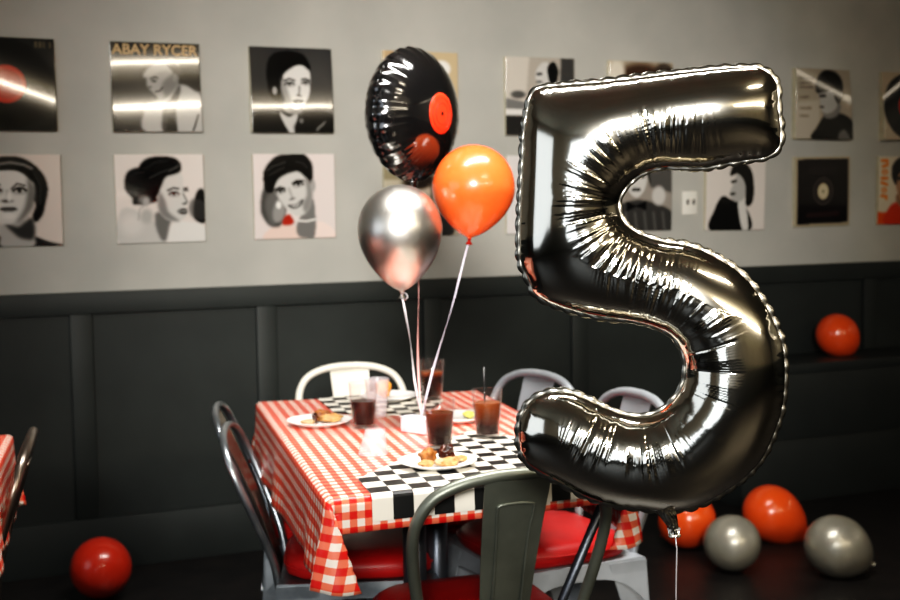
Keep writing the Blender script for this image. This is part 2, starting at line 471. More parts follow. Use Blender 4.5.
def Q1():   # crop 600: x -165..345, y 52..552
    p = Paint((214, 202, 192), -165, 52, 510, 500)
    p.ell(-150, 300, 120, 300, 180, 1.2)
    p.poly([(-165, 552), (-120, 520), (10, 490), (30, 552)], 40, 2)
    p.poly([(185, 500), (260, 525), (345, 552), (170, 552)], 44, 2)
    p.poly([(20, 430), (12, 500), (20, 552), (180, 552), (195, 500), (180, 410)], 178, 3)
    p.poly([(40, 425), (110, 445), (182, 395), (192, 500), (150, 515), (95, 490)], 62, 6)
    p.poly([(-95, 250), (-90, 130), (0, 72), (120, 66), (200, 105), (255, 170), (272, 245), (256, 320), (240, 380), (205, 420), (185, 390), (190, 300), (-70, 300)], 26, 2)
    p.poly([(-65, 230), (-62, 320), (-40, 385), (10, 420), (62, 428), (125, 400), (175, 335), (200, 250), (185, 180), (110, 138), (20, 138), (-50, 180)], 212, 2)
    p.poly([(165, 180), (205, 240), (192, 330), (140, 398), (95, 422), (140, 350), (160, 270)], 118, 7)
    p.ell(-15, 330, 40, 60, 226, 1.2, 0, .6)
    p.poly([(-100, 200), (-60, 128), (60, 102), (180, 122), (212, 180), (200, 205), (120, 142), (0, 138), (-60, 180)], 16, 2)
    p.line([(0, 108), (80, 96), (150, 108), (190, 128)], 120, 9); p.line([(205, 150), (235, 220), (228, 320)], 66, 8, .6)
    eye(p, 122, 248, 34, 0, 180); eye(p, -8, 248, 34, 0, 180)
    p.line([(80, 238), (110, 210), (150, 220)], 70, 6); p.line([(-46, 226), (-20, 208), (20, 216)], 70, 6)
    p.line([(58, 250), (60, 285)], 176, 10); p.ell(54, 304, 30, 9, 80, .9); p.ell(66, 282, 12, 28, 228, .9)
    p.poly([(12, 350), (40, 336), (60, 340), (80, 336), (108, 350), (60, 362)], 30, 1)
    p.poly([(16, 352), (60, 345), (104, 352), (60, 360)], 190, 1, .5)
    p.ell(62, 385, 34, 16, 226, 1)
    return p
def Q2():   # crop 600: x 48-545, y 50-540
    p = Paint((222, 212, 204), 48, 50, 497, 490)
    p.poly([(500, 265), (545, 260), (545, 430), (480, 400)], 26, 2)
    p.poly([(455, 340), (480, 300), (545, 320), (545, 420), (470, 400)], 70, 4, .7)
    p.poly([(62, 540), (70, 360), (150, 350), (200, 400), (260, 430), (300, 540)], 196, 3)
    p.ell(130, 440, 60, 55, 208, .8); p.ell(215, 390, 34, 40, 176, .8)
    p.poly([(330, 540), (340, 470), (380, 425), (460, 430), (520, 440), (545, 470), (545, 540)], 224, 1)
    p.poly([(270, 370), (262, 440), (290, 520), (320, 525), (340, 450), (350, 400)], 110, 3)
    p.poly([(290, 210), (285, 290), (280, 350), (310, 400), (350, 420), (400, 420), (435, 400), (440, 370), (436, 340), (448, 318), (430, 260), (425, 180), (400, 150), (330, 165)], 206, 1)
    p.poly([(290, 260), (282, 350), (320, 405), (400, 424), (340, 370), (320, 300)], 128, 5)
    p.poly([(98, 210), (115, 150), (170, 122), (230, 130), (260, 190), (262, 270), (275, 310), (150, 325), (140, 290), (105, 250)], 24, 2)
    p.poly([(180, 150), (200, 90), (270, 62), (360, 65), (410, 90), (415, 140), (380, 160), (330, 175), (300, 230), (270, 290), (230, 290), (215, 220)], 14, 2)
    p.line([(240, 180), (300, 150), (380, 125), (405, 105)], 72, 5, .7); p.line([(350, 145), (400, 118)], 88, 5, .7); p.line([(215, 130), (270, 95), (340, 85)], 50, 6, .6); p.line([(130, 180), (165, 150), (210, 150)], 58, 6, .5)
    p.ell(205, 300, 38, 26, 120, .9); p.ell(215, 310, 18, 24, 165, .5)
    p.line([(168, 410), (176, 352), (205, 330)], 150, 5, .6)
    eye(p, 372, 270, 26, 0, 180); eye(p, 440, 252, 14, 0, 190)
    p.line([(338, 250), (372, 236), (400, 242)], 50, 6); p.line([(428, 240), (450, 236)], 60, 5)
    p.line([(425, 270), (446, 315), (425, 326)], 130, 6); p.ell(430, 326, 14, 6, 80, .6)
    p.poly([(388, 368), (415, 352), (440, 356), (440, 382), (410, 384)], 34, 1)
    p.line([(395, 369), (436, 366)], 170, 4)
    return p
def Q3():   # crop 600: x 62-515, y 48-520
    p = Paint((226, 214, 208), 62, 48, 453, 472)
    p.poly([(115, 520), (150, 460), (220, 445), (300, 455), (345, 500), (350, 520)], (232, 205, 192), 1)
    p.poly([(390, 520), (395, 440), (440, 430), (500, 470), (515, 520)], (238, 218, 208), 1)
    p.poly([(300, 430), (300, 500), (350, 520), (395, 510), (400, 380), (380, 300)], 120, 2)
    p.line([(300, 420), (350, 425), (400, 415)], 220, 7)
    p.poly([(95, 340), (120, 230), (200, 200), (240, 330), (210, 440), (150, 450), (110, 400)], 78, 3)
    p.poly([(120, 330), (150, 260), (200, 260), (180, 420), (150, 440)], 112, 6, .7)
    p.poly([(190, 300), (230, 310), (225, 400), (180, 430), (160, 380)], 150, 3)
    p.poly([(215, 440), (225, 400), (255, 385), (280, 430), (250, 445)], (176, 52, 36), 2)
    p.poly([(115, 180), (130, 120), (190, 60), (270, 48), (340, 48), (385, 100), (390, 180), (375, 220), (340, 180), (260, 160), (200, 190), (160, 260), (125, 250)], 24, 2)
    p.poly([(178, 220), (185, 270), (215, 320), (255, 370), (300, 395), (345, 380), (375, 330), (380, 240), (350, 180), (300, 140), (230, 160)], 206, 2)
    p.poly([(345, 180), (385, 230), (378, 330), (345, 380), (330, 330), (355, 270)], 140, 5)
    p.poly([(120, 180), (140, 130), (220, 95), (300, 90), (370, 130), (375, 190), (330, 150), (270, 150), (190, 190), (160, 260)], 18, 2)
    p.line([(140, 140), (165, 118), (200, 108), (240, 92)], 70, 5, .7); p.line([(150, 165), (190, 140), (230, 125)], 62, 5, .6); p.line([(300, 92), (335, 100), (360, 125)], 66, 5, .6)
    eye(p, 208, 256, 24, -.25, 185); eye(p, 308, 218, 26, -.25, 185)
    p.line([(180, 245), (205, 232), (232, 240)], 40, 6); p.line([(275, 212), (300, 196), (335, 198)], 40, 6)
    p.line([(255, 240), (272, 290)], 175, 9); p.ell(272, 298, 18, 7, 120, .7, -.3)
    p.poly([(248, 330), (290, 330), (330, 300), (325, 330), (290, 352), (262, 348)], 50, 1)
    p.poly([(256, 334), (292, 335), (322, 312), (315, 328), (290, 344)], 238, 1)
    p.ell(196, 332, 14, 20, 235, .4); p.ell(390, 225, 14, 34, 165, .5)
    return p
def P4():
    p = Paint((204, 182, 146)); p.ell(.2, .15, .3, .3, (188, 160, 120), 1); p.ell(.78, .2, .12, .1, (240, 236, 228), .3)
    p.ell(.5, .65, .3, .35, (120, 92, 66), .6); p.ell(.5, .55, .16, .2, (205, 170, 135), .4); p.ell(.5, .42, .17, .12, (50, 36, 28), .4)
    return p
def P5():   # crop 900: x 8-161, y 37-215 (in 500-900 crop)
    p = Paint((206, 198, 186), 8, 37, 153, 178)
    p.poly([(60, 37), (161, 37), (161, 150), (50, 150)], (178, 170, 158), 4, 1, False)
    p.poly([(130, 37), (161, 37), (161, 140), (128, 110)], 70, 4, 1, False)
    p.poly([(72, 150), (78, 110), (100, 96), (125, 110), (135, 150)], 150, 2)
    p.poly([(74, 70), (76, 90), (86, 105), (105, 104), (118, 85), (112, 55), (90, 48)], 206, 1)
    p.poly([(100, 60), (114, 46), (124, 65), (120, 92), (106, 95)], 26, 1)
    p.line([(78, 75), (86, 74)], 60, 3); p.line([(77, 92), (86, 92)], 90, 2.5)
    p.poly([(8, 130), (60, 140), (161, 148), (161, 160), (8, 155)], 122, 2, 1, False)
    p.poly([(8, 155), (161, 155), (161, 168), (8, 168)], 225, 1, 1, False)
    p.poly([(8, 170), (161, 170), (161, 215), (8, 215)], 48, 2, 1, False)
    p.ell(35, 122, 16, 9, 90, .5)
    return p
def P6():
    p = Paint((196, 182, 158)); p.ell(.5, .45, .42, .45, (120, 100, 82), .5); p.ell(.5, .5, .3, .36, (218, 196, 168), .3)
    p.ell(.5, .2, .36, .16, (70, 52, 40), .5); p.ell(.12, .15, .12, .16, (228, 218, 200), .6); p.ell(.86, .12, .14, .12, (60, 50, 42), .6)
    p.poly([(0, 1), (.1, .85), (.5, .8), (.9, .85), (1, 1)], 60, 3)
    return p
def P7():   # crop 379x600: x 37-214, y 60-285
    p = Paint((168, 158, 142), 37, 60, 177, 225)
    p.poly([(37, 170), (110, 160), (110, 285), (37, 285)], (186, 176, 160), 3, 1, False)
    for y, w in ((90, 50), (105, 40), (118, 46), (150, 30), (185, 36), (210, 28)):
        p.poly([(48, y), (48 + w, y - 2), (48 + w, y + 5), (48, y + 6)], (92, 84, 74), 1, .6, False)
    p.poly([(90, 285), (100, 250), (130, 205), (170, 200), (212, 225), (214, 285)], 20, 2)
    p.poly([(170, 285), (172, 262), (190, 255), (205, 285)], 130, 2, .8)
    p.poly([(125, 180), (122, 210), (140, 220), (170, 205), (175, 170)], 128, 2)
    p.poly([(108, 140), (112, 165), (112, 180), (122, 200), (145, 200), (165, 180), (170, 140), (140, 115)], 176, 1)
    p.poly([(98, 125), (105, 90), (130, 65), (165, 68), (185, 95), (185, 140), (170, 170), (160, 150), (150, 130), (120, 135), (105, 138)], 16, 2)
    p.line([(113, 148), (128, 146)], 40, 4); p.line([(112, 182), (122, 182)], 70, 3)
    return p
def P8():
    return paint_record((186, 172, 150), (190, 48, 32))
def Q4():
    p = Paint((196, 186, 164)); p.poly([(0, .1), (.5, .1), (.5, .3), (0, .3)], (150, 140, 110), 4, 1, False)
    p.ell(.45, .45, .22, .28, (90, 80, 66), .5); p.ell(.48, .45, .14, .2, (205, 190, 168), .3); p.ell(.46, .3, .2, .12, (48, 40, 34), .4)
    p.poly([(.1, 1), (.2, .75), (.5, .68), (.8, .75), (.9, 1)], 66, 2); p.ell(.85, .3, .1, .2, (224, 216, 200), .6)
    return p
def Q5():
    p = Paint((222, 216, 212)); p.ell(.6, .45, .2, .28, 70, .4); p.ell(.58, .5, .14, .2, 205, .3); p.poly([(.3, 1), (.4, .78), (.6, .72), (.85, .8), (.95, 1)], 90, 2)
    return p
def Q55():   # 500-900 crop: x 265-388, y 295-425
    p = Paint((150, 142, 132), 265, 295, 123, 132)
    p.poly([(340, 295), (388, 295), (388, 360), (345, 350)], 84, 4, 1, False)
    p.poly([(270, 420), (280, 385), (320, 372), (360, 380), (388, 395), (388, 427), (265, 427)], 62, 3)
    for k in range(6):
        p.line([(280 + k * 18, 395), (284 + k * 18, 425)], 110, 3, .5)
    p.poly([(298, 320), (300, 350), (318, 368), (335, 352), (338, 322), (318, 308)], 202, 1)
    p.poly([(292, 335), (295, 308), (318, 298), (340, 306), (345, 345), (337, 325), (318, 312), (302, 322)], 26, 1)
    p.line([(304, 331), (313, 330)], 40, 3); p.line([(323, 330), (332, 331)], 40, 3); p.line([(312, 354), (324, 354)], 60, 3)
    p.poly([(300, 375), (318, 382), (338, 374), (338, 390), (318, 384), (300, 392)], 16, 1, 1, False)
    p.ell(362, 365, 13, 17, 196, .4)
    return p
def Q6():   # 500-900 crop x 459-592, y 285-425
    p = Paint((216, 208, 200), 459, 283, 133, 142)
    p.poly([(470, 425), (478, 385), (495, 358), (515, 365), (545, 375), (560, 425)], 22, 1)
    p.poly([(530, 372), (545, 365), (556, 425), (542, 425)], 210, 1)
    p.poly([(518, 335), (512, 352), (515, 362), (528, 370), (545, 360), (548, 325), (530, 312)], 172, 1)
    p.poly([(512, 318), (518, 298), (540, 290), (560, 308), (566, 345), (562, 372), (548, 375), (546, 335), (530, 314)], 20, 1)
    p.line([(516, 330), (524, 328)], 40, 3); p.line([(514, 354), (522, 353)], 60, 3)
    return p
def Q7():   # crop 379x600: x 38-212, y 340-555
    p = Paint((176, 164, 140), 38, 340, 174, 215)
    p.poly([(46, 348), (206, 346), (206, 545), (46, 548)], (24, 20, 21), 1, 1, False)
    for k in range(7):
        p.poly([(82 + k * 13, 368), (90 + k * 13, 368), (90 + k * 13, 395), (82 + k * 13, 395)], (48, 40, 40), 1, .7, False)
    p.ell(127, 447, 32, 43, (74, 66, 62), .15); p.ell(127, 447, 28, 38, (48, 42, 40), .15)
    p.ell(127, 447, 17, 25, (206, 192, 160), .2); p.ell(127, 447, 3, 4, 60, .5)
    p.line([(80, 520), (175, 516)], (52, 34, 34), 6)
    return p
def Q8():   # crop 379x600: x 303-480, y 335-552
    p = Paint((214, 200, 178), 303, 335, 177, 217)
    p.poly([(303, 512), (345, 516), (345, 552), (303, 552)], (218, 92, 30), 2, 1, False)
    ink = (226, 128, 34)
    p.line([(313, 348), (331, 348), (331, 362), (316, 366)], ink, 4.5)
    p.ell(323, 384, 10, 9, ink, .3); p.ell(323, 384, 4, 4, (214, 200, 178), .5)
    p.line([(313, 404), (331, 404)], ink, 4.5); p.line([(313, 418), (331, 424)], ink, 4.5)
    p.ell(322, 442, 9, 9, ink, .3); p.ell(322, 442, 4, 4, (214, 200, 178), .5)
    p.line([(314, 460), (330, 462), (330, 470)], ink, 4.5)
    p.poly([(330, 552), (340, 500), (370, 480), (440, 480), (475, 520), (480, 552)], (206, 66, 30), 2)
    p.poly([(365, 480), (372, 450), (420, 455), (425, 490), (400, 510)], (150, 112, 84), 2)
    p.poly([(362, 390), (362, 430), (375, 465), (395, 480), (420, 462), (432, 420), (425, 380), (390, 365)], (176, 138, 106), 1)
    p.poly([(348, 400), (350, 360), (380, 335), (430, 337), (445, 375), (440, 420), (428, 390), (395, 375), (368, 395), (362, 425)], 20, 2)
    p.line([(370, 405), (384, 403)], 30, 5); p.line([(402, 403), (418, 404)], 30, 5); p.line([(382, 452), (405, 452)], (110, 50, 40), 5)
    return p

COVER_MAT = None
def cover_material():
    m = principled('glossy_cover_print', (1, 1, 1, 1), 0.09, **{'Specular IOR Level': 0.62, 'Coat Weight': 0.6, 'Coat Roughness': 0.035})
    nt, N, L, p = nodes_of(m)
    at = N.new('ShaderNodeAttribute'); at.attribute_name = 'print'
    L.new(at.outputs['Color'], p.inputs['Base Color'])
    return m
M['cover'] = cover_material()
M['cover_edge'] = principled('cover_edge', rgb(196, 188, 160), 0.5); add_noise_color(M['cover_edge'], rgb(188, 180, 152), rgb(204, 196, 168), 20)

S_ = 0.31
def cover(name, paint, s, z, rot, label, bend=(0, 0, 0.5, 0)):
    """bend = (tilt T0, g, z0, m): the film leans by T0 along z0 + m*x and curves by g per metre away from it"""
    if bend[0] == 'streak':          # lean the film so that a ceiling tube mirrors along a line z0 + m*x
        _, (D2, ZL), z0, mm, g = bend
        zp = z + z0
        T0 = (math.atan2(ZL - zp, D2) - math.atan2(zp - CAM[2], -CAM[1])) / 2
    else:
        T0, g, z0, mm = bend
    n = NP; h = S_ / 2
    xs = (gx - 0.5) * S_; zs = (0.5 - gy) * S_
    off = -(T0 * zs + g * (zs ** 2 / 2 - z0 * zs - mm * xs * zs))
    off = off - off.min() + 0.0          # distance off the wall, always >= 0
    yb = -(0.012 + off)
    V = [(float(x), float(y), float(zz)) for x, y, zz in zip(xs.ravel(), yb.ravel(), zs.ravel())]
    Fc = []
    for j in range(n - 1):
        for i in range(n - 1):
            a = j * n + i
            Fc.append((a, a + n, a + n + 1, a + 1))
    # edge strip and back
    ring = [i for i in range(n)] + [j * n + n - 1 for j in range(1, n)] + [(n - 1) * n + i for i in range(n - 2, -1, -1)] + [j * n for j in range(n - 2, 0, -1)]
    nf = len(Fc); base = len(V)
    for r in ring:
        V.append((V[r][0], -0.001, V[r][2]))
    k = len(ring)
    for q in range(k):
        q2 = (q + 1) % k
        Fc.append((ring[q], ring[q2], base + q2, base + q))
    Fc.append(tuple(base + q for q in range(k)))
    me = bpy.data.meshes.new(name); me.from_pydata(V, [], Fc)
    me.materials.append(M['cover']); me.materials.append(M['cover_edge'])
    mi = np.zeros(len(Fc), np.int32); mi[nf:] = 1
    me.polygons.foreach_set('material_index', mi)
    sm = np.zeros(len(Fc), bool); sm[:nf] = True; me.polygons.foreach_set('use_smooth', sm)
    c = paint.c.reshape(-1, 3)
    c = np.where(c <= 0.04045, c / 12.92, ((c + 0.055) / 1.055) ** 2.4)
    buf = np.ones((len(V), 4), np.float32); buf[:n * n, :3] = c
    at = me.attributes.new('print', 'FLOAT_COLOR', 'POINT'); at.data.foreach_set('color', buf.ravel())
    me.update()
    o = link(bpy.data.objects.new(name, me), None, (s, 0, z), (0, rot, 0))
    tag(o, label, 'album cover', 'square covers hung in two rows on the wall')
    return o

ZT, ZB = 1.25 + 0.441, 1.25 + 0.052
COVERS = [
 ('album_cover', P1, .317, ZT - .004, 0, 'dark record sleeve showing a black disc with a red centre, top row, left edge', ('streak', (8.2, 2.75), .0, -.57, .28)),
 ('album_cover', P2, .812, ZT - .002, -.008, 'album cover with gold lettering across the top above a smiling man in a pale suit', ('streak', (8.2, 2.75), .088, .03, -.58)),
 ('album_cover', P3, 1.302, ZT, -.004, 'album cover of a dark-haired woman in a dark V-neck jacket on a brown backdrop', ('streak', (8.2, 2.75), -.058, .03, .35)),
 ('album_cover', P4, 1.813, ZT + .004, -.002, 'tan album cover half hidden behind the black record balloon', (-.02, .15, 0, 0)),
 ('album_cover', P5, 2.329, ZT, -.004, 'grey album cover with a profile head over a white band, above the white cover', (-.02, .15, 0, 0)),
 ('album_cover', P6, 2.80, ZT, 0, 'sepia album cover peeking over the top bar of the silver five', (-.02, .15, 0, 0)),
 ('album_cover', P7, 3.743, ZT, .003, 'album cover of a dark-haired person in profile beside small captions', ('streak', (3.9, 2.7), .05, -.8, .35)),
 ('album_cover', P8, 4.237, ZT, -.006, 'tan sleeve with a black disc and red centre at the right edge, top row', ('streak', (3.9, 2.7), .09, 1.2, .35)),
 ('album_cover', Q1, .324, ZB - .004, 0, 'album cover of a woman with raised chin and rolled dark hair, bottom row, left edge', (-.02, .15, 0, 0)),
 ('album_cover', Q2, .814, ZB - .002, -.009, 'album cover of a woman with a dark chignon turned to the right', (-.02, .15, 0, 0)),
 ('album_cover', Q3, 1.305, ZB + .002, -.005, 'album cover of a laughing dark-haired woman on a white background', (-.02, .15, 0, 0)),
 ('album_cover', Q4, 1.81, ZB, 0, 'beige album cover hidden mostly behind the silver and orange balloons', (-.02, .15, 0, 0)),
 ('album_cover', Q5, 2.329, ZB, 0, 'whitish album cover showing between the orange balloon and the silver five', (-.02, .15, 0, 0)),
 ('album_cover', Q55, 2.795, ZB, 0, 'grey album cover seen through the upper gap of the silver five', (-.02, .15, 0, 0)),
 ('album_cover', Q6, 3.278, ZB - .006, .01, 'album cover of a woman in profile wearing a black jacket, beside the light switch', (-.02, .15, 0, 0)),
 ('album_cover', Q7, 3.748, ZB + .002, -.012, 'black framed record sleeve with a small cream disc at its centre', (-.02, .15, 0, 0)),
 ('album_cover', Q8, 4.225, ZB + .003, .005, 'cream album cover with orange lettering and a person in an orange top', (-.02, .15, 0, 0)),
]
cov = []
for (nm, fn, s, z, r, lab, bend) in COVERS:
    cov.append(cover(nm, fn(), s, z, r, lab, bend))

def text_mesh(name, body, mat, parent, width, height, loc, rot, bold=0.0):
    cu = bpy.data.curves.new(name + '_curve', 'FONT'); cu.body = body; cu.offset = bold; cu.extrude = 0.0
    to = bpy.data.objects.new(name + '_tmp', cu); COL.objects.link(to)
    dg = bpy.context.evaluated_depsgraph_get(); dg.update()
    me = bpy.data.meshes.new_from_object(to.evaluated_get(dg))
    bpy.data.objects.remove(to); bpy.data.curves.remove(cu)
    co = np.empty(len(me.vertices) * 3); me.vertices.foreach_get('co', co); co = co.reshape(-1, 3)
    lo, hi = co.min(0), co.max(0)
    co[:, 0] = (co[:, 0] - (lo[0] + hi[0]) / 2) * width / (hi[0] - lo[0]); co[:, 1] = (co[:, 1] - lo[1]) * height / (hi[1] - lo[1])
    me.vertices.foreach_set('co', co.ravel()); me.materials.clear(); me.materials.append(mat); me.name = name
    return link(bpy.data.objects.new(name, me), parent, loc, rot)
M['gold'] = principled('gold_lettering', rgb(206, 172, 120), 0.45)
# front surface offset of that cover near its top edge
pv = cov[1].data.vertices[8 * NP + NP // 2].co
t = text_mesh('title_lettering', 'ABAY RYCER', M['gold'], cov[1], 0.297, 0.036, (0.0, 0, 0), (PI / 2, 0, 0), 0.012)
bvh_front = np.array([v.co[:] for v in cov[1].data.vertices[:NP * NP]])
for v in t.data.vertices:      # lay the letters on the curved film (local: x right, y up)
    X = v.co.x; Zp = 0.112 + v.co.y
    i = int(round((X / S_ + .5) * (NP - 1))); j = int(round((.5 - Zp / S_) * (NP - 1)))
    yv = bvh_front[max(0, min(NP - 1, j)) * NP + max(0, min(NP - 1, i))][1]
    v.co = (X, Zp, -yv + 0.0008)
t.data.update()

# ------------------------------------------------------------------ table
TC = np.array([1.032 - 0.151 * 0.0, -1.851]); TH = math.radians(-8.7)
AX = np.array([math.cos(TH), math.sin(TH)]); AY = np.array([-math.sin(TH), math.cos(TH)])
def tw(x, y, z=0.0):
    q = TC + AX * x + AY * y
    return (float(q[0]), float(q[1]), float(z))
TX0, TX1, TY0, TY1, TZ = -0.297, 0.295, -0.61, 0.525, 0.75
def skew(x, y):      # the near edge runs a little out of square
    return y + .125 * (x - TX0) * min(1, max(0, (.1 - y) / .7))
tab = thing('dining_table', 'rectangular dining table under the gingham cloth in the middle of the room', 'table', tw(0, 0), TH)
bm = bmesh.new(); add_box(bm, (TX0 + .004, TY0 + .004, TZ - .03), (TX1 - .004, TY1 - .004, TZ - 0.002), 0.004)
for v in bm.verts: v.co.y = skew(v.co.x, v.co.y)
bmobj('tabletop', bm, M['table_wood'], tab, True, None, None, .6)
# pedestal columns and slanted struts under the top
for px, py in ((-0.03, -0.1), (0.04, -0.02)):
    V, F = tube_geo([(px, py, 0.03), (px, py, TZ - .0305)], 0.026, 20)
    pymesh('column', V, F, M['table_metal'], tab)
V, F = merge_geo([tube_geo([(-.22, -.32, .018), (0, -.06, .03), (.22, .2, .018)], .016, 12), tube_geo([(-.22, .2, .018), (0, -.06, .03), (.22, -.32, .018)], .016, 12)])
pymesh('foot_cross', V, F, M['table_metal'], tab)
tube('strut', [(0.262, -0.52, TZ - .031), (0.10, -0.30, 0.12), (0.04, -0.17, 0.045)], 0.0095, M['table_metal'], tab, 12)
tube('strut', [(-0.262, 0.44, TZ - .031), (-0.10, 0.2, 0.12), (-0.02, 0.0, 0.045)], 0.0095, M['table_metal'], tab, 12)

def drape_axis(vals):
    return np.array(vals)
def tablecloth(name, x0, x1, y0, y1, ov, mat, loc, rot, label, zt=TZ, seed=0, skewed=False, step=0.009):
    l, r, f, b = ov
    def axis(a0, a1, o0, o1):
        n0 = max(4, int(o0 / step)); n1 = max(4, int(o1 / step)); nm = int((a1 - a0) / 0.02)
        return np.concatenate([np.linspace(a0 - o0, a0, n0, endpoint=False), np.linspace(a0, a1, nm, endpoint=False), np.linspace(a1, a1 + o1, n1 + 1)])
    A = axis(x0, x1, l, r); B = axis(y0, y1, f, b)
    nz = lambda x, y, z: noise.noise(Vector((x + seed * 7.3, y, z)))
    rr = 0.008
    V, UV = [], []
    for bb in B:
        for a in A:
            dx = a - x1 if a > x1 else (a - x0 if a < x0 else 0.0)
            dy = bb - y1 if bb > y1 else (bb - y0 if bb < y0 else 0.0)
            cx, cy = min(max(a, x0), x1), min(max(bb, y0), y1)
            L = math.hypot(dx, dy)
            if L < 1e-9:
                x, y, z = cx, cy, zt + 0.0008 * nz(a * 6, bb * 6, 1)
            else:
                ox, oy = dx / L, dy / L
                sx_, sy_ = (1 if dx > 0 else -1), (1 if dy > 0 else -1)
                def edge_flare(side, along, e):
                    return side + .13 * nz(along * 7, L * 2, 3) * min(1, L / 0.1) * min(1, e / .05)
                ex, ey = (.06 if sx_ < 0 else .05), (.04 if sy_ < 0 else .12)
                if dx == 0 or dy == 0:                  # along an edge: gentle waves
                    along, a0, a1 = (bb, y0, y1) if dx else (a, x0, x1)
                    fl = edge_flare((ex if dx else ey) + (.14 * math.exp(-(bb - y0) / .05) * min(1, L / .1) if dx < 0 else 0), along, min(abs(along - a0), abs(a1 - along)))
                    a_ = min(L / rr, PI / 2 - fl)
                    x_out = rr * math.sin(a_); dn = rr * (1 - math.cos(a_))
                    rest = L - rr * a_
                    if rest > 0:
                        x_out += rest * math.sin(fl); dn += rest * math.cos(fl)
                    x, y, z = cx + ox * x_out, cy + oy * x_out, zt - dn
                else:                                   # corner: the longer drop turns the corner as a flap
                    lx = l if dx < 0 else r; ly = f if dy < 0 else b
                    swap = ly > lx                      # the flap belongs to the longer drop
                    pl, ps = (abs(dy), abs(dx)) if swap else (abs(dx), abs(dy))
                    fmax = math.atan2(min(lx, ly), max(lx, ly)); phi = math.atan2(ps, pl)
                    el, es = (ey, ex) if swap else (ex, ey)
                    k = min(1, phi / fmax); th_ = el + .10 * k * (1 - k) + .14 * (1 - k) * min(1, L / .1) - min(fmax * .95, .55) * k   # swings in the plane of the short edge
                    k2 = max(0, (phi - fmax) / (PI / 2 - fmax)); th_ = th_ * (1 - k2)
                    a_ = min(L / rr, PI / 2)
                    lead = rr * (1 - math.cos(a_)); dn = rr * math.sin(a_) if False else rr * (1 - math.cos(a_))
                    rest = max(0, L - rr * a_)
                    dn += rest * math.cos(th_)
                    lat = rest * math.sin(th_) + rr * math.sin(a_) * (1 - k)      # away from the table along the long-drop side
                    fwd = rest * (es * (.4 + .6 * k) + .10 * math.sin(PI * k)) * min(1, k * 2) + rr * math.sin(a_) * k + .004 * (1 - k2) * k
                    if swap: x, y, z = cx + sx_ * fwd, cy + sy_ * lat, zt - dn
                    else: x, y, z = cx + sx_ * lat, cy + sy_ * fwd, zt - dn
                if skewed: y += skew(cx, cy) - cy
            if L < 1e-9 and skewed: y = skew(cx, cy)
            V.append((x, y, z + 0.0012)); UV.append((a, bb))
    nA, nB = len(A), len(B)
    F = [(j * nA + i, j * nA + i + 1, (j + 1) * nA + i + 1, (j + 1) * nA + i) for j in range(nB - 1) for i in range(nA - 1)]
    o = pymesh(name, V, F, mat, None, True, loc, (0, 0, rot))
    uvl = o.data.uv_layers.new(name='flat')
    for lp in o.data.loops: uvl.data[lp.index].uv = UV[lp.vertex_index]
    sol = o.modifiers.new('thickness', 'SOLIDIFY'); sol.thickness = 0.0012; sol.offset = 1
    tag(o, label, 'tablecloth')
    return o
tablecloth('tablecloth', TX0, TX1, TY0, TY1, (0.165, 0.15, 0.066, 0.13), M['gingham'], tw(0, 0), TH,
           'red and white gingham tablecloth on the middle table set with plates and drinks', skewed=True)

# black and white runners: pointed pieces in table coordinates, one over the front edge, one at the back
def runner(name, outline, label, zt, fold_y, drop, side):
    """outline: polygon on the table top; a strip of width (x range at the fold) hangs over the edge y = fold_y"""
    step = 0.0055
    xs = [p[0] for p in outline]; ys = [p[1] for p in outline]
    bm = bmesh.new(); uvl = bm.loops.layers.uv.new('flat')
    loop = []
    n = len(outline)
    for i in range(n):
        a, b = outline[i], outline[(i + 1) % n]
        m = max(1, int(math.hypot(b[0] - a[0], b[1] - a[1]) / 0.01))
        for k in range(m): loop.append((a[0] + (b[0] - a[0]) * k / m, a[1] + (b[1] - a[1]) * k / m))
    vs = [bm.verts.new((x, y, zt)) for x, y in loop]
    f0 = bm.faces.new(vs)
    flat = {v: (v.co.x, v.co.y) for v in bm.verts}
    # the hanging strip
    fv = sorted([v for v in bm.verts if abs(v.co.y - fold_y) < 1e-6], key=lambda v: v.co.x)
    prev = fv; rad = 0.009
    for k in range(1, 13):
        L = drop * k / 12; a_ = min(L / rad, PI / 2 - .06)
        out = rad * math.sin(a_); dn = rad * (1 - math.cos(a_)); rest = L - rad * a_
        if rest > 0: out += rest * math.sin(.06); dn += rest * math.cos(.06)
        row = []
        for v in fv:
            w = bm.verts.new((v.co.x, fold_y + side * out, zt - dn)); flat[w] = (v.co.x, fold_y + side * L * .0425 / drop); row.append(w)
        for i in range(len(fv) - 1): bm.faces.new((prev[i], prev[i + 1], row[i + 1], row[i]))
        prev = row
    for v in bm.verts:
        fy = max(v.co.y, fold_y) if side < 0 else v.co.y
        v.co.y += skew(v.co.x, fy) - fy
    for f in bm.faces:
        for lp in f.loops: lp[uvl].uv = flat[lp.vert]
    bmesh.ops.recalc_face_normals(bm, faces=bm.faces)
    if f0.normal.z < 0: bmesh.ops.reverse_faces(bm, faces=bm.faces)
    me = bpy.data.meshes.new(name); bm.to_mesh(me); bm.free(); me.materials.append(M['checker'])
    o = link(bpy.data.objects.new(name, me), None, tw(0, 0), (0, 0, TH))
    sol = o.modifiers.new('thickness', 'SOLIDIFY'); sol.thickness = 0.0012; sol.offset = 1
    tag(o, label, 'table runner', 'checked runners on the gingham table')
    return o
runner('table_runner', [(-.224, TY0 - .004), (.262, TY0 - .004), (.285, -.36), (.105, -.09), (-.224, -.49)],
       'black and white checked runner hanging over the front edge of the gingham cloth', TZ + .0042, TY0 - .004, 0.052, -1)
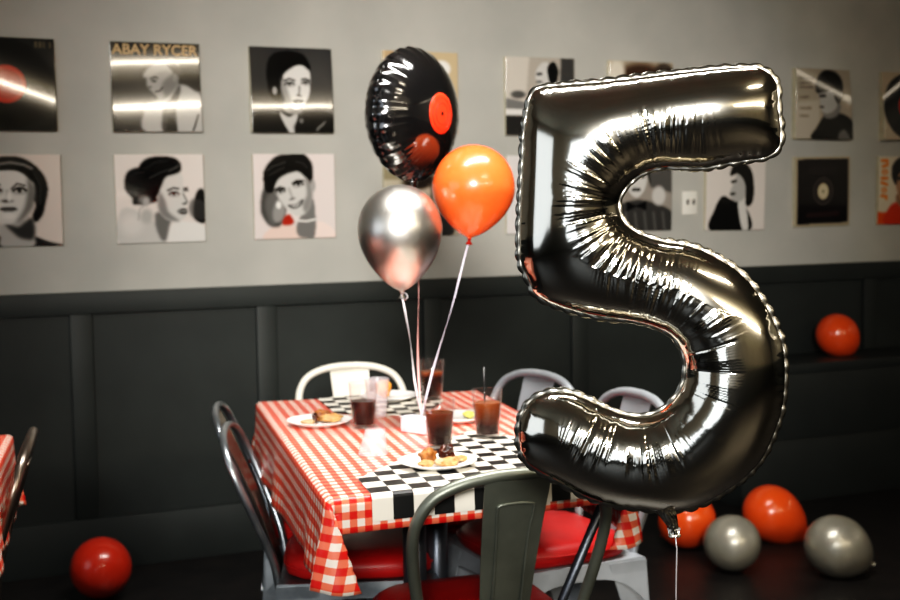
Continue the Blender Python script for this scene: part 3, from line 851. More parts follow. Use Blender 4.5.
runner('table_runner', [(.16, TY1 + .004), (-.145, TY1 + .004), (-.14, .27), (.05, .15), (.16, .36)],
       'black and white checked runner at the far end of the gingham table', TZ + .0042, TY1 + .004, 0.05, 1)
ZC = TZ + .0058     # top of runner
ZG = TZ + .0034     # top of cloth

# ------------------------------------------------------------------ chairs
def chair(name, label, frame, splat_m, loc, rotz, group=None, cushion=True, lean=0.03, hoop_r=0.011, HB=.7865, HW=1.0):
    t = thing(name, label, 'chair', loc, rotz, group)
    SH = 0.43
    # seat pan with arched aprons
    bm = bmesh.new()
    add_box(bm, (-.175, -.175, SH - .006), (.175, .175, SH), 0.0)
    def apron(p0, p1):
        p0, p1 = np.array(p0), np.array(p1); k = 16
        d = p1 - p0; nrm = np.array([d[1], -d[0]]); nrm /= np.linalg.norm(nrm); out = 0.003 * nrm
        rows = []
        for i in range(k + 1):
            u = i / k; q = p0 + d * u
            arch = SH - 0.035 - 0.075 * max(0, abs(2 * u - 1) ** 3.2)
            ofs = 0.012 * (SH - arch) / 0.11
            a = bm.verts.new((q[0], q[1], SH)); b = bm.verts.new((q[0] + nrm[0] * ofs, q[1] + nrm[1] * ofs, arch))
            c = bm.verts.new((q[0] + nrm[0] * ofs - out[0], q[1] + nrm[1] * ofs - out[1], arch)); e = bm.verts.new((q[0] - out[0], q[1] - out[1], SH))
            rows.append((a, b, c, e))
        for r0, r1 in zip(rows[:-1], rows[1:]):
            bm.faces.new((r0[0], r1[0], r1[1], r0[1])); bm.faces.new((r0[1], r1[1], r1[2], r0[2])); bm.faces.new((r0[2], r1[2], r1[3], r0[3]))
    w = .178
    apron((-w, -w), (w, -w)); apron((w, -w), (w, w)); apron((w, w), (-w, w)); apron((-w, w), (-w, -w))
    bmobj('seat_pan', bm, frame, t, True, None, None, 0.5)
    # legs: folded sheet, an L that tapers to the foot
    for sx, sy in ((-1, -1), (1, -1), (1, 1), (-1, 1)):
        V, F = [], []
        rows = 12
        for i in range(rows + 1):
            u = i / rows; z = (SH - .004) * (1 - u)
            px, py = sx * (.180 + .022 * u), sy * (.180 + .022 * u)
            wd = .075 * (1 - u) ** 1.6 + .026
            th = .004
            # outline of the L, folded at the outer corner
            L = [(0, 0), (-wd, 0), (-wd, -th), (-th * 2, -th), (-th, -th * 2), (-th, -wd), (0, -wd)]
            for a, b in L: V.append((px + sx * a, py + sy * b, z))
        m = 7
        for i in range(rows):
            for k in range(m):
                l = (k + 1) % m
                F.append((i * m + k, i * m + l, (i + 1) * m + l, (i + 1) * m + k))
        F.append(tuple(range(m))); F.append(tuple(rows * m + k for k in range(m)))
        bm = bmesh.new()
        vs = [bm.verts.new(v) for v in V]
        for f in F: bm.faces.new([vs[i] for i in f])
        leg = bmobj('leg', bm, frame, t, True, None, None, 0.6)
        lathe('foot_cap', [(0, 0), (.013, 0), (.013, .008), (.0, .008)], M['clip'], leg, 12, (sx * .190, sy * .190, 0.0005))
    # back hoop
    side = [(.122, -.176, SH - .03), (.135, -.182, .48), (.155, -.20, .58), (.166, -.218, .665), (.160, -.229, .715), (.135, -.237, .754), (.09, -.243, .776), (.04, -.2455, .785)]
    hz = lambda z: SH + (z - SH) * (HB - SH) / (.7865 - SH) if z > SH else z
    ly = lambda y, z: y - lean * max(0, (z - SH) / (.7865 - SH))
    side = [(x * HW, ly(y, z), hz(z)) for x, y, z in side]
    path = side + [(0, ly(-.246, .7865), hz(.7865))] + [(-x, y, z) for x, y, z in side[::-1]]
    tube('back_hoop', catmull(path, 6), hoop_r, frame, t, 14)
    # splat with a pressed panel
    bm = bmesh.new(); rows = 20
    G = []
    for i in range(rows + 1):
        u = i / rows; z = SH - .02 + (.778 - SH + .02) * u
        hw = .042 + .020 * u
        yb = -.176 - .072 * u ** 0.9 + .012 * math.sin(PI * u)
        G.append([bm.verts.new((hw * s, ly(yb - .006 * (1 - s * s), z), hz(z))) for s in np.linspace(-1, 1, 9)])
    for a, b in zip(G[:-1], G[1:]):
        for k in range(8): bm.faces.new((a[k], a[k + 1], b[k + 1], b[k]))
    g = bmesh.ops.extrude_face_region(bm, geom=list(bm.faces))
    for v in g['geom']:
        if isinstance(v, bmesh.types.BMVert): v.co.y -= .003
    sp = bmobj('splat', bm, splat_m, t, True, None, None, 0.5)
    def yb_at(z, x):
        u = (z - SH + .02) / (.778 - SH + .02); hw = .042 + .020 * u; s = x / hw
        return -.176 - .072 * u ** 0.9 + .012 * math.sin(PI * u) - .006 * (1 - s * s) - .0035
    loop = [(-.026, .47), (-.030, .66), (-.034, .715), (-.028, .732), (.028, .732), (.034, .715), (.030, .66), (.026, .47), (.02, .455), (-.02, .455)]
    lp = [np.array((x, ly(yb_at(z, x), z), hz(z))) for x, z in loop]
    tube('pressed_rib', catmull(lp, 6, True), 0.0032, splat_m, sp, 8, True)
    if cushion:
        bm = bmesh.new()
        n = 28; rings = []
        prof = [(.0, .056), (.10, .055), (.146, .050), (.164, .041), (.171, .026), (.170, .009), (.16, .0)]
        for r, h in prof:
            if r == 0: rings.append([bm.verts.new((0, .004, SH + .001 + h))]); continue
            ring = []
            for k in range(n):
                a = 2 * PI * k / n; c, s = math.cos(a), math.sin(a); e = 4.5
                q = (abs(c) ** e + abs(s) ** e) ** (-1 / e)
                ring.append(bm.verts.new((r * q * c, r * q * s + .004, SH + .001 + h)))
            rings.append(ring)
        for k in range(n): bm.faces.new((rings[0][0], rings[1][k], rings[1][(k + 1) % n]))
        for a, b in zip(rings[1:-1], rings[2:]):
            for k in range(n): bm.faces.new((a[k], b[k], b[(k + 1) % n], a[(k + 1) % n]))
        bm.faces.new(rings[-1])
        cu = bmobj('cushion', bm, M['vinyl'], t, True)
        cu['label'] = 'red padded vinyl cushion'
        pth = [(.172 * (abs(math.cos(a)) ** 4.5 + abs(math.sin(a)) ** 4.5) ** (-1 / 4.5) * math.cos(a), .172 * (abs(math.cos(a)) ** 4.5 + abs(math.sin(a)) ** 4.5) ** (-1 / 4.5) * math.sin(a) + .004, SH + .028) for a in np.linspace(0, 2 * PI, 64, endpoint=False)]
        tube('piping', pth, .0028, M['vinyl'], cu, 8, True)
    return t
CH = 'metal cafe chairs with red cushions around the gingham table'
RT = math.radians
chair('cafe_chair', 'steel cafe chair with red cushion on the left side of the table, nearer the camera', M['steel'], M['brownsteel'], tw(-.117, .11), TH - PI / 2 - RT(11), CH, lean=.055, hoop_r=.009, HB=.752)
chair('cafe_chair', 'steel cafe chair with red cushion on the left side of the table, nearer the wall', M['steel'], M['brownsteel'], tw(-.112, .44), TH - PI / 2 - RT(9), CH, lean=.055, hoop_r=.009, HB=.752)
chair('cafe_chair', 'dark gunmetal cafe chair seen from behind at the front end of the table', M['gunmetal'], M['gunmetal'], tw(.010, -.40), TH + .05, CH, HW=1.1)
chair('cafe_chair', 'cream painted cafe chair at the far end of the table by the wainscot', M['cream'], M['cream'], tw(.050, .84), TH + PI, CH, HB=.762)
chair('cafe_chair', 'grey cafe chair right of the table, its red seat below the silver five', M['bluesteel'], M['bluesteel'], tw(.325, .075), TH + PI / 2 + RT(10), CH)
chair('cafe_chair', 'grey cafe chair right of the table, only its back showing above the five', M['bluesteel'], M['bluesteel'], tw(.235, .44), TH + PI / 2 + RT(24), CH)

# second table at the left edge
SX, SY = 0.186, -1.478
S2 = np.array([SX, SY]) - AX * .36 - AY * .36
t2 = thing('dining_table', 'table under a gingham cloth cut off by the left edge of the photo', 'table', (S2[0], S2[1], 0), TH)
box('tabletop', (-.356, -.356, TZ - .03), (.356, .356, TZ - .002), M['table_wood'], t2, 0.004)
tube('column', [(0, 0, .03), (0, 0, TZ - .0305)], .035, M['table_metal'], t2, 20)
lathe('base', [(0, 0), (.24, 0), (.24, .012), (.05, .035), (.036, .06)], M['table_metal'], t2, 40)
tablecloth('tablecloth', -.36, .36, -.36, .36, (0.16, 0.17, 0.17, 0.17), M['gingham'], (S2[0], S2[1], 0), TH,
           'red and white gingham tablecloth on the table at the left edge', seed=3)
chair('cafe_chair', 'dark steel cafe chair at the gingham table cut off by the left edge', M['brownsteel'], M['brownsteel'], (-.055, -1.66, 0), PI / 2 + TH)

# ------------------------------------------------------------------ tableware
def plate(loc, label, r=.076):
    o = lathe('plate', [(0, .004), (r * .55, .004), (r * .64, .006), (r * .97, .0125), (r, .0135), (r * .995, .0115), (r * .66, .0022), (r * .6, 0), (0, 0)], M['plate'], None, 56, loc, angle=None)
    tag(o, label, 'plate', 'white plates of finger food on the table'); return o
def lump(name, loc, size, mat, label, cat, seed, rotz=0, amp=.25, flat=False, group='finger food on the plates'):
    bm = bmesh.new(); bmesh.ops.create_icosphere(bm, subdivisions=4, radius=1.0)
    for v in bm.verts:
        n = v.co.normalized()
        k = 1 + amp * noise.noise(Vector(n * 1.7 + Vector((seed * 3.1, 0, 0)))) + amp * .45 * noise.noise(Vector(n * 4.5 + Vector((0, seed * 2.3, 0)))) + amp * .2 * noise.noise(Vector(n * 11))
        v.co = Vector((n.x * size[0], n.y * size[1], n.z * size[2])) * k
    if flat:
        for v in bm.verts: v.co.z += 6.0 * (v.co.x ** 2)
    lo = min(v.co.z for v in bm.verts)
    for v in bm.verts: v.co.z -= lo
    o = bmobj(name, bm, mat, None, True, loc, (0, 0, rotz))
    tag(o, label, cat, group); return o
def on_plate(x, y, zz, dz=.0052): return tw(x, y, zz + dz)

PL = 'white plates'
plate(tw(-.056, -.422, ZC), 'white plate of food on the checked runner at the front of the table')
plate(tw(-.199, .128, ZG), 'white plate of food near the left edge of the table')
plate(tw(.03, .43, ZC), 'white plate with an orange morsel at the far end of the table')
plate(tw(.118, .075, ZG), 'white plate half hidden behind the front glass')
fp = (-.056, -.422)
lump('fried_chicken_piece', on_plate(fp[0] - .018, fp[1] + .004, ZC), (.021, .014, .0135), M['fried'], 'brown crusted chicken piece on the left of the front plate', 'food', 1, .5, .35)
lump('fried_chicken_piece', on_plate(fp[0] + .022, fp[1] + .017, ZC), (.017, .014, .0155), M['glazed'], 'dark glazed piece standing on the right of the front plate', 'food', 2, .2, .4)
for k, (dx, dy, r) in enumerate(((-.03, -.03, .2), (.0, -.022, 1.1), (.022, -.013, 2.0), (.047, .004, .6), (.012, -.038, .2))):
    lump('potato_chip', on_plate(fp[0] + dx, fp[1] + dy, ZC), (.017, .0125, .0062), M['chip'] if k % 2 == 0 or k == 3 else M['tan'],
         ['pale chip at the left rim of the front plate', 'golden chip between the two pieces on the front plate', 'golden chip under the dark glazed piece on the front plate',
          'golden chip at the right of the front plate', 'pale chip nearest the viewer on the front plate'][k], 'food', 10 + k, r, .3)
lp_ = (-.199, .128)
lump('fried_chicken_piece', on_plate(lp_[0] + .008, lp_[1] + .012, ZG), (.023, .015, .0135), M['fried'], 'brown crusted piece at the back of the left plate', 'food', 5, -.5, .35)
lump('potato_chip', on_plate(lp_[0] + .026, lp_[1] - .012, ZG), (.026, .012, .010), M['chip'], 'golden strip at the front of the left plate', 'food', 6, -.2, .3)
lump('fried_chicken_piece', on_plate(lp_[0] - .012, lp_[1] - .008, ZG), (.007, .018, .011), M['glazed'], 'thin dark morsel at the centre of the left plate', 'food', 7, -.3, .3)
lump('potato_chip', on_plate(lp_[0] - .03, lp_[1] - .02, ZG), (.017, .014, .006), M['tan'], 'pale chip at the left of the left plate', 'food', 8, .4, .3)
lump('fried_chicken_piece', on_plate(.015, .425, ZC), (.019, .018, .022), M['tangerine'], 'orange morsel on the far plate', 'food', 9, .3, .3)
lump('potato_chip', on_plate(.145, .065, ZG), (.016, .014, .008), M['lettuce'], 'yellow-green morsel on the half-hidden plate', 'food', 12, .3, .3)

COLA = {'dark': cola_mat('dark_cola', rgb(52, 26, 20), rgb(26, 10, 9), .02, .07),
        'amber': cola_mat('amber_cola', rgb(132, 64, 22), rgb(34, 12, 8), .028, .078),
        'mid': cola_mat('cola_with_melt', rgb(98, 46, 22), rgb(28, 10, 7), .04, .08),
        'foam': cola_mat('cola_with_foam', rgb(150, 80, 46), rgb(32, 12, 8), .062, .076)}
def tumbler(loc, label, cola, level, h=.104, r0=.0258, r1=.0335):
    t = thing('drinking_glass', label, 'glass', loc, 0, 'tumblers of cola on the table')
    w = .0018; R = lambda z: r0 + (r1 - r0) * z / h
    lathe('tumbler', [(0, 0), (r0 - .002, 0), (r0, .002), (R(h * .5), h * .5), (r1, h - .001), (r1 - w * .5, h), (r1 - w, h - .001), (R(h * .5) - w, h * .5), (r0 - w, .009), (0, .008)], M['glass'], t, 48, angle=None)
    z1 = h * level; e = w + .0004
    d = lathe('cola', [(0, .0092), (r0 - e, .0095), (R(z1 * .5) - e, z1 * .5), (R(z1) - e, z1), (0, z1)], COLA[cola], t, 40)
    d['label'] = 'brown cola'
    return t
tumbler(tw(-.109, .055, ZG), 'glass of dark cola beside the left plate', 'dark', .60)
tumbler(tw(-.003, -.232, ZG), 'glass of cola standing at the front, behind the front plate', 'mid', .72)
tumbler(tw(.120, -.168, ZC), 'glass of amber iced cola with a black straw', 'amber', .74)
tumbler(tw(.136, .386, ZC), 'glass of cola farthest back on the table, by the balloon ribbons', 'foam', .72)
st = tube('drinking_straw', [tw(.117, -.165, ZC + .014), tw(.119, -.150, ZC + .150)], .0022, M['straw'], None, 10)
tag(st, 'thin black straw standing in the amber cola', 'straw')

# disposable cups
def cup(name, loc, rot, label, flip, h=.066):
    prof = [(.0, 0), (.0195, 0), (.0205, .002)]
    n = 14
    for k in range(n): prof.append((.021 + .0085 * k / n + (.0006 if k % 2 else 0), .004 + (h - .006) * k / n))
    prof += [(.0305, h - .001), (.031, h), (.0295, h), (.0285, h - .003), (.0205, .004), (0, .003)]
    if flip: prof = [(r, h - z) for r, z in prof][::-1]
    V, F = lathe_geo([(max(r, 1e-5), z) for r, z in prof], 40)
    if flip:
        V = [(x * (1 + .1 * noise.noise(Vector((x * 40, y * 40, z * 30)))) + .004 * (z / h), y, z) for x, y, z in V]
    o = pymesh(name, V, F, M['plastic'], None, True, loc, rot)
    tag(o, label, 'cup', 'clear plastic cups on the table'); return o
cup('plastic_cup', tw(-.149, -.255, ZG + .0008), (0, 0, 0), 'translucent plastic cup standing upside down on the bare gingham', True, .05)
cup('plastic_cup', tw(-.052, .175, ZG + .0008), (0, 0, .3), 'clear ribbed plastic cup behind the dark cola glass', False, .094)

# the ribbon weight
WB = np.array([-.002, -.052]); wang = math.atan2(-.069, .048)
bw = thing('balloon_weight', 'small white paper box on the table to which the balloon ribbons are tied', 'box', tw(WB[0], WB[1], ZG), TH + wang)
box('paper_box', (-.043, -.017, 0.0004), (.043, .02, .033), M['paper'], bw, .002)
box('lid_flap', (-.0435, -.0185, .0335), (.0435, .0205, .0350), M['paper'], bw, .0006)
WEIGHT = np.array(tw(WB[0] + .004, WB[1] + .002, ZG + .035))

# ------------------------------------------------------------------ latex balloons
PROF = [(0, 1), (.2, .98), (.39, .92), (.58, .81), (.75, .65), (.89, .43), (.97, .19), (1, -.05), (.975, -.30), (.90, -.55), (.77, -.82), (.60, -1.06), (.42, -1.26), (.26, -1.39), (.14, -1.465), (.07, -1.50), (.045, -1.53)]
def latex(name, label, mat, loc, R, sz=1.0, axis=(0, 0, 1), roll=0, group=None, ribbon=None, knot_mat=None, tail=True, squash=1.0):
    """balloon whose crown points along axis; loc is the centre of its wide part"""
    t = thing(name, label, 'balloon', loc, 0, group)
    q = Vector(axis).to_track_quat('Z', 'Y'); t.rotation_mode = 'QUATERNION'; t.rotation_quaternion = q
    pts = catmull([(r, z, 0) for r, z in PROF], 5)
    prof = [(max(1e-5, p[0]) * R, p[1] * R * (sz if p[1] < 0 else squash)) for p in pts]
    V, F = lathe_geo(prof, 64)
    pymesh('skin', V, F, mat, t)
    zb = -1.53 * R * sz
    k = R * .10
    kn = lathe('knot', [(.0, .25 * k), (.42 * k, .2 * k), (.55 * k, -.1 * k), (.42 * k, -.4 * k), (.3 * k, -.5 * k), (.5 * k, -.9 * k), (.95 * k, -1.5 * k), (.8 * k, -1.52 * k), (.25 * k, -.8 * k), (0, -.75 * k)], knot_mat or mat, t, 20, (0, 0, zb))
    return t
def world_of(t, p):
    return np.array((Matrix.Translation(t.location) @ t.rotation_quaternion.to_matrix().to_4x4()) @ Vector(p))
def local_of(t, P):
    Mi = (Matrix.Translation(t.location) @ t.rotation_quaternion.to_matrix().to_4x4()).inverted()
    return [tuple(Mi @ Vector(tuple(p))) for p in P]
def ribbon(t, p_local, mat, end=WEIGHT, w=.0024, twist=.12, sway=.012, n=40):
    a = world_of(t, p_local); b = np.array(end); P = []
    for i in range(n + 1):
        u = i / n
        s = math.sin(PI * u) * sway
        P.append(a + (b - a) * u + np.array([s * .3 * math.sin(5 * u), s * .3, 0]))
    tube('ribbon', local_of(t, P), w, mat, t, 8, False, .22, twist)

BG = 'helium balloons tied to the white box on the table'
sil = latex('latex_balloon', 'chrome silver latex balloon floating over the table, lowest of the bunch', M['chrome_latex'], (1.0, -1.856, 1.211), .0945, 1.0, (-.02, 0, 1), group=BG)
ribbon(sil, (0, 0, -1.6 * .0945), M['ribbon_silver'])
# loop of ribbon at the knot
lq = [(.003 + .02 * (1 - math.cos(a)) * .9, -.003, -.153 + .007 * math.sin(a)) for a in np.linspace(0, 2 * PI, 24, endpoint=False)]
tube('ribbon_bow', lq, .0016, M['ribbon_silver'], sil, 8, True)
ora = latex('latex_balloon', 'bright orange latex balloon floating beside the black record balloon', M['orange'], (1.178, -1.866, 1.300), .0945, .82, (.13, .05, 1), group=BG, knot_mat=M['knot'])
ribbon(ora, (0, 0, -1.6 * .0945 * .82), M['ribbon_lilac'])
FB = 'loose balloons lying about the room'
def pxax(ax_right, ax_up, ax_to):      # a direction given as right / up / towards the viewer
    v = np.array(R_) * ax_right + np.array((0, 0, 1)) * ax_up - np.array((F_[0], F_[1], 0)) * ax_to
    return tuple(v / np.linalg.norm(v))
latex('latex_balloon', 'glossy red balloon on the floor at lower left, by the wainscot', M['red'], (.52, -.37, .108), .098, .9, pxax(.1, .75, .65), group=FB)
latex('latex_balloon', 'pearl grey balloon on the floor, between the five and the orange balloon', M['pearl'], (2.53, -1.01, .099), .096, .9, pxax(.35, .35, .87), group=FB)
latex('latex_balloon', 'pearl grey balloon on the floor at far right, with its knot to the lower right', M['pearl'], (2.80, -1.21, .105), .104, 1.0, pxax(-.82, .45, .3), group=FB)
latex('latex_balloon', 'orange balloon on the floor between the two pearl grey ones', M['redorange'], (2.885, -.76, .108), .104, 1.15, pxax(-.74, .58, .2), group=FB)
latex('latex_balloon', 'red-orange balloon on the floor partly hidden by the tail of the silver five', M['redorange'], (2.56, -.70, .105), .103, .9, pxax(.35, .4, .5), group=FB)
latex('latex_balloon', 'red-orange balloon resting on the dark wall bench', M['redorange'], (3.69, -.185, .586 + .093), .0925, .95, pxax(-.6, .62, .35), group=FB)

# ------------------------------------------------------------------ foil record balloon
def record_balloon():
    c = (1.076, -1.756, 1.468)
    t = thing('foil_balloon', 'round black foil balloon printed as a vinyl record with a red label', 'balloon', c, 0, BG)
    # its face points right of the line to the camera
    to = np.array([CAM[0] - c[0], CAM[1] - c[1], 0]); to /= np.linalg.norm(to)
    right = np.array([-to[1], to[0], 0])
    th = math.radians(55)
    n = to * math.cos(th) + right * math.sin(th) + np.array([0, 0, -.02])
    q = Vector(tuple(n)).to_track_quat('Z', 'Y'); t.rotation_mode = 'QUATERNION'; t.rotation_quaternion = q
    Rb, Tb = .156, .081
    nr, na = 64, 320
    V, F = [], []
    ph = rng.uniform(0, 2 * PI, 40); am = rng.uniform(.3, 1, 40)
    for side in (1, -1):
        for i in range(nr + 1):
            u = i / nr; r = Rb * math.sin(u * PI / 2)
            zz = Tb * (1 - (r / Rb) ** 2.3) ** .62
            for k in range(na):
                a = 2 * PI * k / na
                e = max(0, (r / Rb - .62) / .38)
                wv = 0
                for m in range(16, 34): wv += am[m] * math.sin(m * a + ph[m])
                pk = -.0009 * e * (1.35 - e) * abs(wv) ** .8
                pk += .0008 * e ** 1.5 * math.sin(58 * a + 2 * math.sin(3 * a)) * (1.25 - e)
                rr = r * (1 - .012 * e ** 3 * (1 + math.sin(29 * a)))
                V.append((rr * math.cos(a), rr * math.sin(a), side * max(.0004, zz + pk)))
        o = 0 if side == 1 else (nr + 1) * na
        for i in range(nr):
            for k in range(na):
                l = (k + 1) % na
                f = (o + i * na + k, o + (i + 1) * na + k, o + (i + 1) * na + l, o + i * na + l)
                F.append(f if side == 1 else f[::-1])
    m = principled('black_record_foil', rgb(14, 14, 15), 0.13, 0.0, **{'Specular IOR Level': 0.9, 'Coat Weight': 1.0, 'Coat Roughness': 0.05})
    nt, N, L, p = nodes_of(m)
    tc = N.new('ShaderNodeTexCoord'); sp = N.new('ShaderNodeVectorMath'); sp.operation = 'MULTIPLY'; sp.inputs[1].default_value = (1, 1, 0)
    ln = N.new('ShaderNodeVectorMath'); ln.operation = 'LENGTH'
    L.new(tc.outputs['Object'], sp.inputs[0]); L.new(sp.outputs[0], ln.inputs[0])
    mu = N.new('ShaderNodeMath'); mu.operation = 'MULTIPLY'; mu.inputs[1].default_value = 1400; L.new(ln.outputs['Value'], mu.inputs[0])
    si = N.new('ShaderNodeMath'); si.operation = 'SINE'; L.new(mu.outputs[0], si.inputs[0])
    cr = N.new('ShaderNodeValToRGB'); cr.color_ramp.elements[0].color = rgb(9, 9, 10); cr.color_ramp.elements[1].color = rgb(34, 33, 33)
    L.new(si.outputs[0], cr.inputs['Fac']); L.new(cr.outputs['Color'], p.inputs['Base Color'])
    V, F = V, F
    pymesh('foil_disc', V, F, m, t)
    # printed label on the dome
    def dome(r): return Tb * (1 - (r / Rb) ** 2.3) ** .62 + .0006
    lb = lathe('record_label', [(r, dome(r)) for r in np.linspace(.0045, .047, 14)], M['label_red'], t, 64, angle=None)
    lb['label'] = 'red printed record label'
    # remove caps made by the lathe helper is not needed: the disc sits on the foil
    for rad in (.036, .024):
        pth = [(rad * math.cos(a), rad * math.sin(a), dome(rad) + .0002) for a in np.linspace(0, 2 * PI, 64, endpoint=False)]
        tube('label_ring', pth, .0006, M['knot'], lb, 6, True)
    lathe('spindle_hole', [(0, dome(.0) + .0010), (.0046, dome(.0046) + .0008)], M['hole'], lb, 24)
    # tail
    Mi = t.rotation_quaternion.to_matrix().inverted()
    dn = Mi @ Vector((0, 0, -1)); sd = Mi @ Vector(tuple(right))
    P = [dn * (Rb - .012) , dn * (Rb + .006), dn * (Rb + .018), dn * (Rb + .026) + sd * .002]
    tube('tail', [tuple(x) for x in P], [.016, .010, .006, .007], m, t, 12, False, .6)
    e = world_of(t, tuple(P[-1]))
    ribbon(t, tuple(P[-1]), M['ribbon_pink'], sway=.02)
    return t
record_balloon()

# ------------------------------------------------------------------ the silver five
OUT = [(-175, 260), (-169, 281), (-154, 292), (-122, 295), (-63, 298), (24, 306), (92, 311), (132, 312), (154, 309), (171, 296), (178, 279), (179, 251), (182, 228), (182, 205), (176, 191), (160, 181), (138, 178), (104, 173), (75, 168), (41, 169), (12, 168), (-11, 160), (-29, 145), (-39, 128), (-38, 110), (-29, 95), (-11, 83), (18, 73), (52, 67), (75, 59), (98, 47), (121, 32), (144, 9), (158, -13), (167, -27), (179, -54), (187, -80), (190, -112), (189, -145), (185, -174), (173, -210), (159, -240), (139, -264), (116, -283), (87, -302), (64, -313), (41, -318), (23, -321), (-18, -318), (-54, -314), (-96, -301), (-132, -282), (-159, -268), (-180, -253), (-189, -237), (-193, -210), (-189, -182), (-173, -158), (-149, -145), (-125, -143), (-104, -147), (-80, -157), (-56, -168), (-30, -176), (-6, -176), (17, -166), (35, -146), (44, -125), (45, -102), (38, -81), (23, -64), (0, -54), (-29, -47), (-71, -42), (-100, -36), (-130, -27), (-154, -16), (-169, -3), (-175, 12), (-187, 40), (-189, 76), (-188, 106), (-186, 148), (-183, 190), (-181, 225)]
def number_five():
    c = (0.95832, -2.93632, 1.13112)
    yaw = math.radians(-32.80)          # local -y faces the camera
    t = thing('foil_number_balloon', 'large silver foil balloon shaped like the number 5, tied to a string', 'balloon', c, yaw)
    out = np.array(catmull([(x / 1000, y / 1000) for x, y in OUT], 10, True))
    # resample evenly
    seg = np.linalg.norm(np.roll(out, -1, 0) - out, axis=1); cum = np.concatenate([[0], np.cumsum(seg)])
    LT = cum[-1]; nO = int(LT / .0018)
    ss = np.arange(nO) * LT / nO
    cl = np.vstack([out, out[:1]])
    O = np.stack([np.interp(ss, cum, cl[:, k]) for k in (0, 1)], -1)
    tan = np.roll(O, -3, 0) - np.roll(O, 3, 0); tan /= np.linalg.norm(tan, axis=1)[:, None]
    area = 0.5 * np.sum(O[:, 0] * np.roll(O[:, 1], -1) - np.roll(O[:, 0], -1) * O[:, 1])
    nrm = np.stack([tan[:, 1], -tan[:, 0]], -1) * (1 if area > 0 else -1)   # outward
    ang = np.unwrap(np.arctan2(tan[:, 1], tan[:, 0])); K = 24
    kap = (np.roll(ang, -K) - np.roll(ang, K)); kap = (kap + PI) % (2 * PI) - PI
    kap = kap / (2 * K * LT / nO) * (1 if area > 0 else -1)                 # >0 convex
    h = .00125
    x0, y0 = O.min(0) - 4 * h; x1, y1 = O.max(0) + 4 * h
    nx, ny = int((x1 - x0) / h) + 1, int((y1 - y0) / h) + 1
    XX, YY = np.meshgrid(x0 + np.arange(nx) * h, y0 + np.arange(ny) * h)
    P = np.stack([XX.ravel(), YY.ravel()], -1)
    near = np.empty(len(P), int); dist = np.empty(len(P))
    for a in range(0, len(P), 4000):
        D = ((P[a:a + 4000, None, :] - O[None]) ** 2).sum(-1)
        near[a:a + 4000] = D.argmin(1); dist[a:a + 4000] = np.sqrt(D.min(1))
    # sign
    ins = np.zeros(len(P), bool)
    px_, py_ = P[:, 0], P[:, 1]
    for i in range(nO):
        xa, ya = O[i]; xb, yb = O[(i + 1) % nO]
        if ya == yb: continue
        cnd = ((ya > py_) != (yb > py_)) & (px_ < (xb - xa) * (py_ - ya) / (yb - ya) + xa)
        ins ^= cnd
    inset = .0034
    sd = np.where(ins, dist, -dist) - inset
    SD = sd.reshape(ny, nx); inside = SD > 0
    # Poisson: laplace(u) = -1
    u = np.where(inside, .5 * .06 * SD, 0.0)
    par = (np.add.outer(np.arange(ny), np.arange(nx)) % 2)
    mk = [inside & (par == k) for k in (0, 1)]
    w = 1.965
    for it in range(700):
        for k in (0, 1):
            s = np.zeros_like(u)
            s[1:-1, 1:-1] = (u[:-2, 1:-1] + u[2:, 1:-1] + u[1:-1, :-2] + u[1:-1, 2:] + h * h) / 4
            u = np.where(mk[k], u + w * (s - u), u)
    deep = SD > 3.5 * h
    q = np.where(deep, u / np.maximum(SD, h), 0); wt = deep.astype(float)
    for _ in range(8):     # extend the ratio to the rim
        def sm(a):
            p = np.pad(a, 1, mode='edge')
            return (p[:-2, 1:-1] + p[2:, 1:-1] + p[1:-1, :-2] + p[1:-1, 2:] + p[:-2, :-2] + p[2:, 2:] + p[:-2, 2:] + p[2:, :-2] + p[1:-1, 1:-1])
        qs, ws = sm(q * wt), sm(wt)
        new = (wt == 0) & (ws > 0)
        q = np.where(new, qs / np.maximum(ws, 1e-9), q); wt = np.where(new, 1.0, wt)
    uu = np.where(deep, u, np.maximum(SD, 0) * q)
    Hh = .80 * np.sqrt(np.maximum(2 * uu, 0))
    # vertices: everything inside plus the ring just outside, pulled onto the rim
    keepc = (inside[:-1, :-1] | inside[1:, :-1] | inside[:-1, 1:] | inside[1:, 1:])
    need = np.zeros((ny, nx), bool)
    need[:-1, :-1] |= keepc; need[1:, :-1] |= keepc; need[:-1, 1:] |= keepc; need[1:, 1:] |= keepc
    idx = -np.ones((ny, nx), int); idx[need] = np.arange(need.sum())
    gxv, gyv = XX[need].copy(), YY[need].copy(); nn = near.reshape(ny, nx)[need]; sdv = SD[need]; Hv = Hh[need]
    outm = sdv <= 0
    tgt = O[nn] - nrm[nn] * inset
    gxv[outm] = tgt[outm, 0]; gyv[outm] = tgt[outm, 1]; Hv[outm] = 0
    # ---- puckers
    sv = nn * LT / nO; dv = np.maximum(sdv, 0)
    r2 = np.random.default_rng(11)
    def rnoise(s, lam, seed):
        r = np.random.default_rng(seed); n = int(LT / lam) + 3; v = r.uniform(-1, 1, n)
        x = s / LT * (n - 2); i = x.astype(int); f = x - i; f = f * f * (3 - 2 * f)
        return v[i % n] * (1 - f) + v[(i + 1) % n] * f
    disp = np.zeros(len(sdv))
    # short gathers along the whole seam
    g0 = np.exp(-((dv - .006) / .006) ** 2)
    disp += g0 * (.0006 * rnoise(sv, .0062, 1) + .0006 * rnoise(sv, .011, 2))
    # long radial pleats that start from the concave edges
    conc = kap < -4.0
    # smooth weight of concavity along the edge
    cw = conc.astype(float); k = 60
    ker = np.hanning(2 * k + 1); ker /= ker.sum()
    cw = np.convolve(np.concatenate([cw[-k:], cw, cw[:k]]), ker, 'same')[k:-k]
